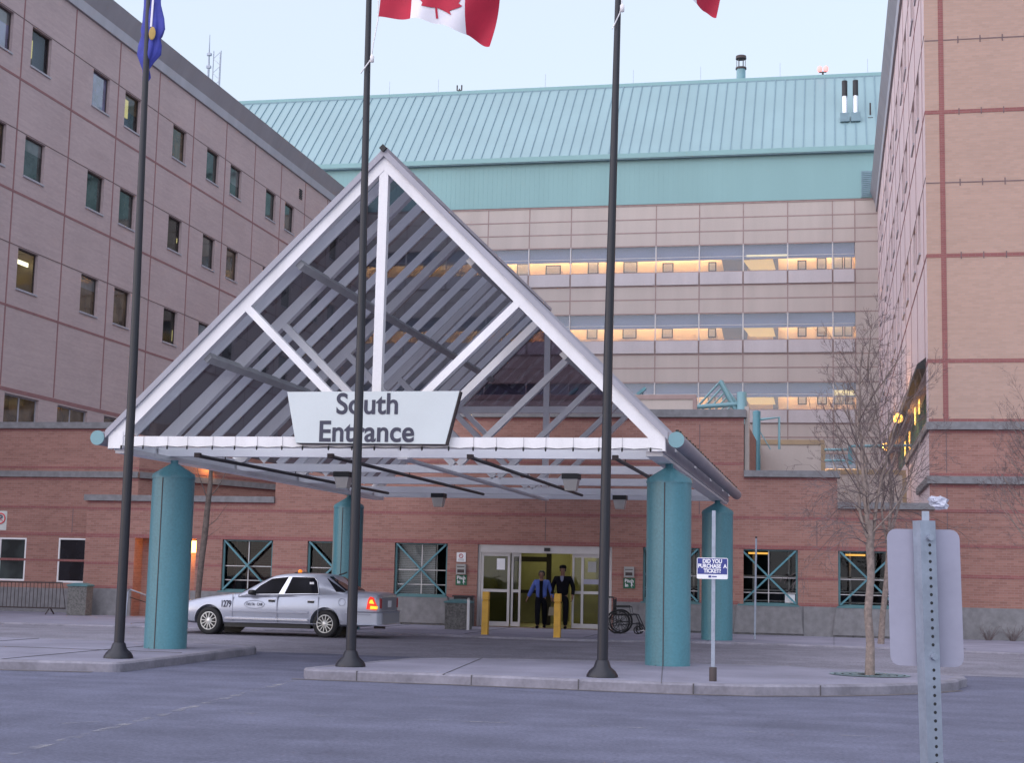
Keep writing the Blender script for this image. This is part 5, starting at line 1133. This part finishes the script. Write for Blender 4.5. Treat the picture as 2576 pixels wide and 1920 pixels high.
q = MB(); q.box(SX(1.8)+.012, SX(1.8)+.034, 4.888, 4.902, 1.79, 1.83); q.build('post_tip', 'galv', t)
# iron barrier on the left
for x0, x1, lab in ((-29.6, -25.9, 'rusty iron crowd barrier at the left edge of the picture'), (-25.75, -22.55, 'rusty iron crowd barrier next to the grey litter bin')):
    t = thing('barrier', lab, 'barrier', ((x0+x1)/2, 42.2, .15), 'iron crowd barriers'); q = MB(); q.tube([(x0, 42.2, .34), (x0, 42.2, 1.08), (x1-.14, 42.2, 1.10), (x1, 42.2, .34), (x0, 42.2, .33)], .022, 6); q.build('frame', 'iron', t)
    q = MB(); x = x0+.13
    while x < x1-.15: q.tube([(x, 42.2, .34), (x, 42.2, 1.08)], .010, 5); x += .125
    q.build('bars', 'iron', t)
    for x in (x0+.5, x1-.5): q = MB(); q.tube([(x, 41.95, .16), (x, 42.2, .36), (x, 42.45, .16)], .02, 6); q.build('foot', 'iron', t)
t = thing('handrail', 'thin steel handrail beside the recessed side door', 'handrail', (-20.3, 42.4, .15)); q = MB(); q.tube([(-20.62, 42.3, .15), (-20.60, 42.3, .88), (-20.52, 42.3, .95), (-19.9, 43.6, .55), (-19.9, 43.6, .15)], .024, 8); q.build('rail', 'galv', t); q = MB(); q.tube([(-20.55, 42.35, .72), (-19.9, 43.6, .36)], .016, 6); q.build('lower_rail', 'iron', t)
def wlamp(x, y, z, lab, e, wd=.18, h=.30, off=(0, -.3, 0)):
    t = thing('wall_lamp', lab, 'lamp', (x, y, z), 'orange wall lamps of the entrance'); q = MB(); q.box(x-wd/2, x+wd/2, y-.10, y-.02, z-h/2, z+h/2); q.build('lens', emit('wall lamp lens', (1.0, .58, .14), 2.2), t); q = MB(); q.box(x-wd/2-.02, x+wd/2+.02, y-.02, y, z-h/2-.02, z+h/2+.02); q.box(x-wd/2-.02, x+wd/2+.02, y-.12, y, z+h/2+.001, z+h/2+.03); q.build('housing', 'iron', t)
    if e:
        ld = bpy.data.lights.new('lamp_light', 'POINT'); ld.energy = e; ld.color = (1, .45, .10); ld.shadow_soft_size = .1; lo = bpy.data.objects.new('lamp_light', ld); COL.objects.link(lo); lo.parent = t; lo.location = off
wlamp(-18.97, 43.30, 2.27, 'bright orange wall lamp in the recess behind the left teal column', 16, wd=.19, h=.36, off=(-.2, -.12, 0))
wlamp(-20.15, 47.3, 5.05, 'orange lamp on the set-back wall above the left teal column', 8)

# ---------------------------------------------------------------- bare trees
class Tree:
    def __init__(s, seed): s.r = random.Random(seed); s.big = MB(); s.small = MB(); s.n = 0
    def limb(s, p, d, L, rad, depth, mb, droop=0.0, upb=0.15, kids=4, thin=.35, wob=.25, minr=.0022):
        n = max(3, int(L/.16)); pts = [Vector(p)]; d = Vector(d).normalized(); rs = [rad]
        for i in range(n):
            d = (d+Vector((s.r.gauss(0, wob), s.r.gauss(0, wob), s.r.gauss(0, wob)))*.35+Vector((0, 0, upb-droop))*.35).normalized()
            pts.append(pts[-1]+d*L/n); rs.append(max(minr, rad*(1-(1-thin)*(i+1)/n)))
        mb.tube(pts, rs, 8 if rad > .04 else (5 if rad > .012 else 3), 0, caps=False); s.n += 1
        if depth <= 0: return pts
        for k in range(kids):
            i = s.r.randint(max(1, n//4), n); base = pts[i]; dd = (pts[i]-pts[i-1]).normalized()
            a = dd.orthogonal().normalized(); a.rotate(Matrix.Rotation(s.r.uniform(0, 2*pi), 3, dd))
            sp = s.r.uniform(.45, 1.0); nd = dd*cos(sp)+a*sin(sp)
            s.limb(base, nd, L*s.r.uniform(.38, .62)*(1-.45*i/n), max(minr, rs[i]*.55), depth-1, s.small, droop, upb, kids, thin, wob*1.15, minr)
        return pts
def bare_tree(name, label, base, trunk, tr, leaders, low, seed, bark='bark', group='bare street trees'):
    t = thing(name, label, 'tree', base, group); T = Tree(seed); b0 = Vector(base)
    tr = [r_*(.72 if base[0] > -10 else .95) for r_ in tr]; T.big.tube([b0+Vector(p) for p in trunk], tr, 10, caps=False)
    for p, d, L, r_, dep, kids in leaders: T.limb(b0+Vector(p), d, L, r_*.75, dep, T.big, 0, .28, kids, .25, .22)
    for p, d, L, r_, dep, kids in low: T.limb(b0+Vector(p), d, L, r_, dep, T.small, .30, 0, kids, .3, .40)
    T.big.build('trunk', bark, t); T.small.build('crown', 'twig', t); return t
R3 = random.Random(3)
lead = [((.0, 0, 2.2), (.02, 0, 1), 3.2, .055, 3, 7), ((.05, .02, 2.1), (.16, .1, 1), 2.9, .045, 3, 6), ((-.02, -.02, 2.2), (-.22, .05, 1), 2.6, .040, 3, 6)]
for k in range(16):
    a = k*2.4; z = 2.25+k*.17; lead.append(((.02*cos(a)+.01, .02*sin(a), z), (cos(a)*.95, sin(a)*.8, 1.0), 1.75-.05*k, .022, 3, 5))
low = [((0, 0, 2.0+.05*k), (cos(k*2.1), sin(k*2.1)*.7, .42), R3.uniform(1.0, 1.7), .0095, 2, 7) for k in range(20)]
bare_tree('bare_tree', 'bare tree in the teal grate on the kerb island, dense upright crown', (.56, 25.5, .15), [(0, 0, -.05), (.015, 0, .5), (-.02, 0, 1.0), (.035, 0, 1.6), (.02, 0, 2.05), (.03, 0, 2.5)], [.115, .095, .09, .085, .09, .06], lead, low, 11)
lead = [((.20, 0, 2.5), (-.05, 0, 1), 3.3, .065, 3, 7), ((.20, 0, 2.5), (.2, .1, 1), 3.0, .05, 3, 6), ((.2, 0, 2.4), (-.25, 0, 1), 3.4, .05, 3, 6)]
for k in range(13):
    a = k*2.4+1; z = 2.5+k*.26; lead.append(((.2-.02*k, 0, z), (cos(a)*.85, sin(a)*.85, .9), 2.1-.08*k, .026, 2, 6))
low = [((.2, 0, 2.4+.07*k), (cos(k*2.1), sin(k*2.1), .2), R3.uniform(.9, 1.6), .013, 2, 4) for k in range(8)]
bare_tree('bare_tree', 'bare tree on the far pavement, its leaning trunk just behind the island tree', (1.13, 39.0, .15), [(0, 0, -.05), (.05, 0, .7), (.15, 0, 1.5), (.22, 0, 2.3), (.22, 0, 2.7)], [.12, .10, .10, .10, .07], lead, low, 23)
lead = [((0, 0, 2.3), (-.1, 0, 1), 3.2, .05, 3, 6)]+[((0, 0, 1.9+k*.22), (-.9-.2*(k % 3), .5*cos(k*2.0), .5), 1.9-.06*k, .024, 3, 5) for k in range(13)]
bare_tree('bare_tree', 'bare tree at the right edge, only its branch tips in the picture', (4.75, 34.9, .15), [(0, 0, -.05), (.03, 0, 1), (0, 0, 2.6)], [.11, .09, .06], lead, [], 37)
lead = [((.22, 0, 4.3), (.10, 0, 1), .5, .03, 1, 2), ((.18, 0, 3.3), (-.5, 0, 1), 1.2, .026, 2, 3), ((.18, 0, 3.4), (.8, 0, .7), 1.5, .022, 2, 3), ((.15, 0, 2.6), (.8, 0, .5), .9, .018, 2, 3), ((.12, 0, 2.3), (.9, 0, .4), .6, .014, 1, 3)]
bare_tree('bare_tree', 'slim pruned bare tree behind the taxi bonnet', (-17.12, 39.4, .15), [(0, 0, -.05), (.02, 0, .8), (.07, 0, 1.7), (.13, 0, 2.4), (.17, 0, 3.1), (.22, 0, 3.8), (.22, 0, 4.35)], [.09, .085, .09, .095, .085, .07, .05], lead, [], 41, 'bark_dark')
# tree grate and a plastic bag caught in the branches
t = thing('tree_grate', 'flat teal cast tree grate round the island tree', 'tree grate', (.56, 25.5, .15)); q = MB()
for r0, r1 in ((.20, .30), (.33, .42), (.45, .54), (.57, .64)):
    n = 40
    for k in range(n):
        a, b_ = 2*pi*k/n, 2*pi*(k+.8 if r0 < .5 else k+1)/n; q.face([(.56+r0*cos(a), 25.5+r0*sin(a), .157), (.56+r1*cos(a), 25.5+r1*sin(a), .157), (.56+r1*cos(b_), 25.5+r1*sin(b_), .157), (.56+r0*cos(b_), 25.5+r0*sin(b_), .157)])
q.build('grating', 'grate', t); q = MB(); q.lathe((.56, 25.5, .147), [(.001, .003), (.62, .003)], 32); q.build('soil', 'iron', t)
bm = bmesh.new(); bmesh.ops.create_icosphere(bm, subdivisions=3, radius=.20); rr = random.Random(5)
for v in bm.verts:
    k = .55+.75*rr.random(); v.co = Vector((v.co.x*1.1*k, v.co.y*.6*k, v.co.z*.8*k+max(0, -v.co.x-.08)*.8))
me = bpy.data.meshes.new('plastic_bag'); bm.to_mesh(me); bm.free(); me.materials.append(M['plastic']); bg_ = bpy.data.objects.new('plastic_bag', me); COL.objects.link(bg_); bg_.location = (2.55, 38.8, 3.62)
tag(bg_, 'torn white plastic bag caught in the bare branches', 'plastic bag')
# dry tufts against the base of the right wing
for x, lab in ((4.15, 'small dry shrub at the foot of the right wing wall, nearer the sign'), (4.78, 'small dry shrub at the foot of the right wing wall, by the picture edge')):
    t = thing('dry_shrub', lab, 'shrub', (x, 43.9, .15), 'dry shrubs by the wall'); T = Tree(int(x*10))
    for k in range(26):
        a = k*2.4; T.limb((x+.05*cos(a), 43.9+.05*sin(a), .14), (cos(a)*.6, sin(a)*.6, 1), T.r.uniform(.22, .48), .006, 1, T.small, 0, .1, 3, .3, .4)
    T.small.build('stems', 'twig', t)
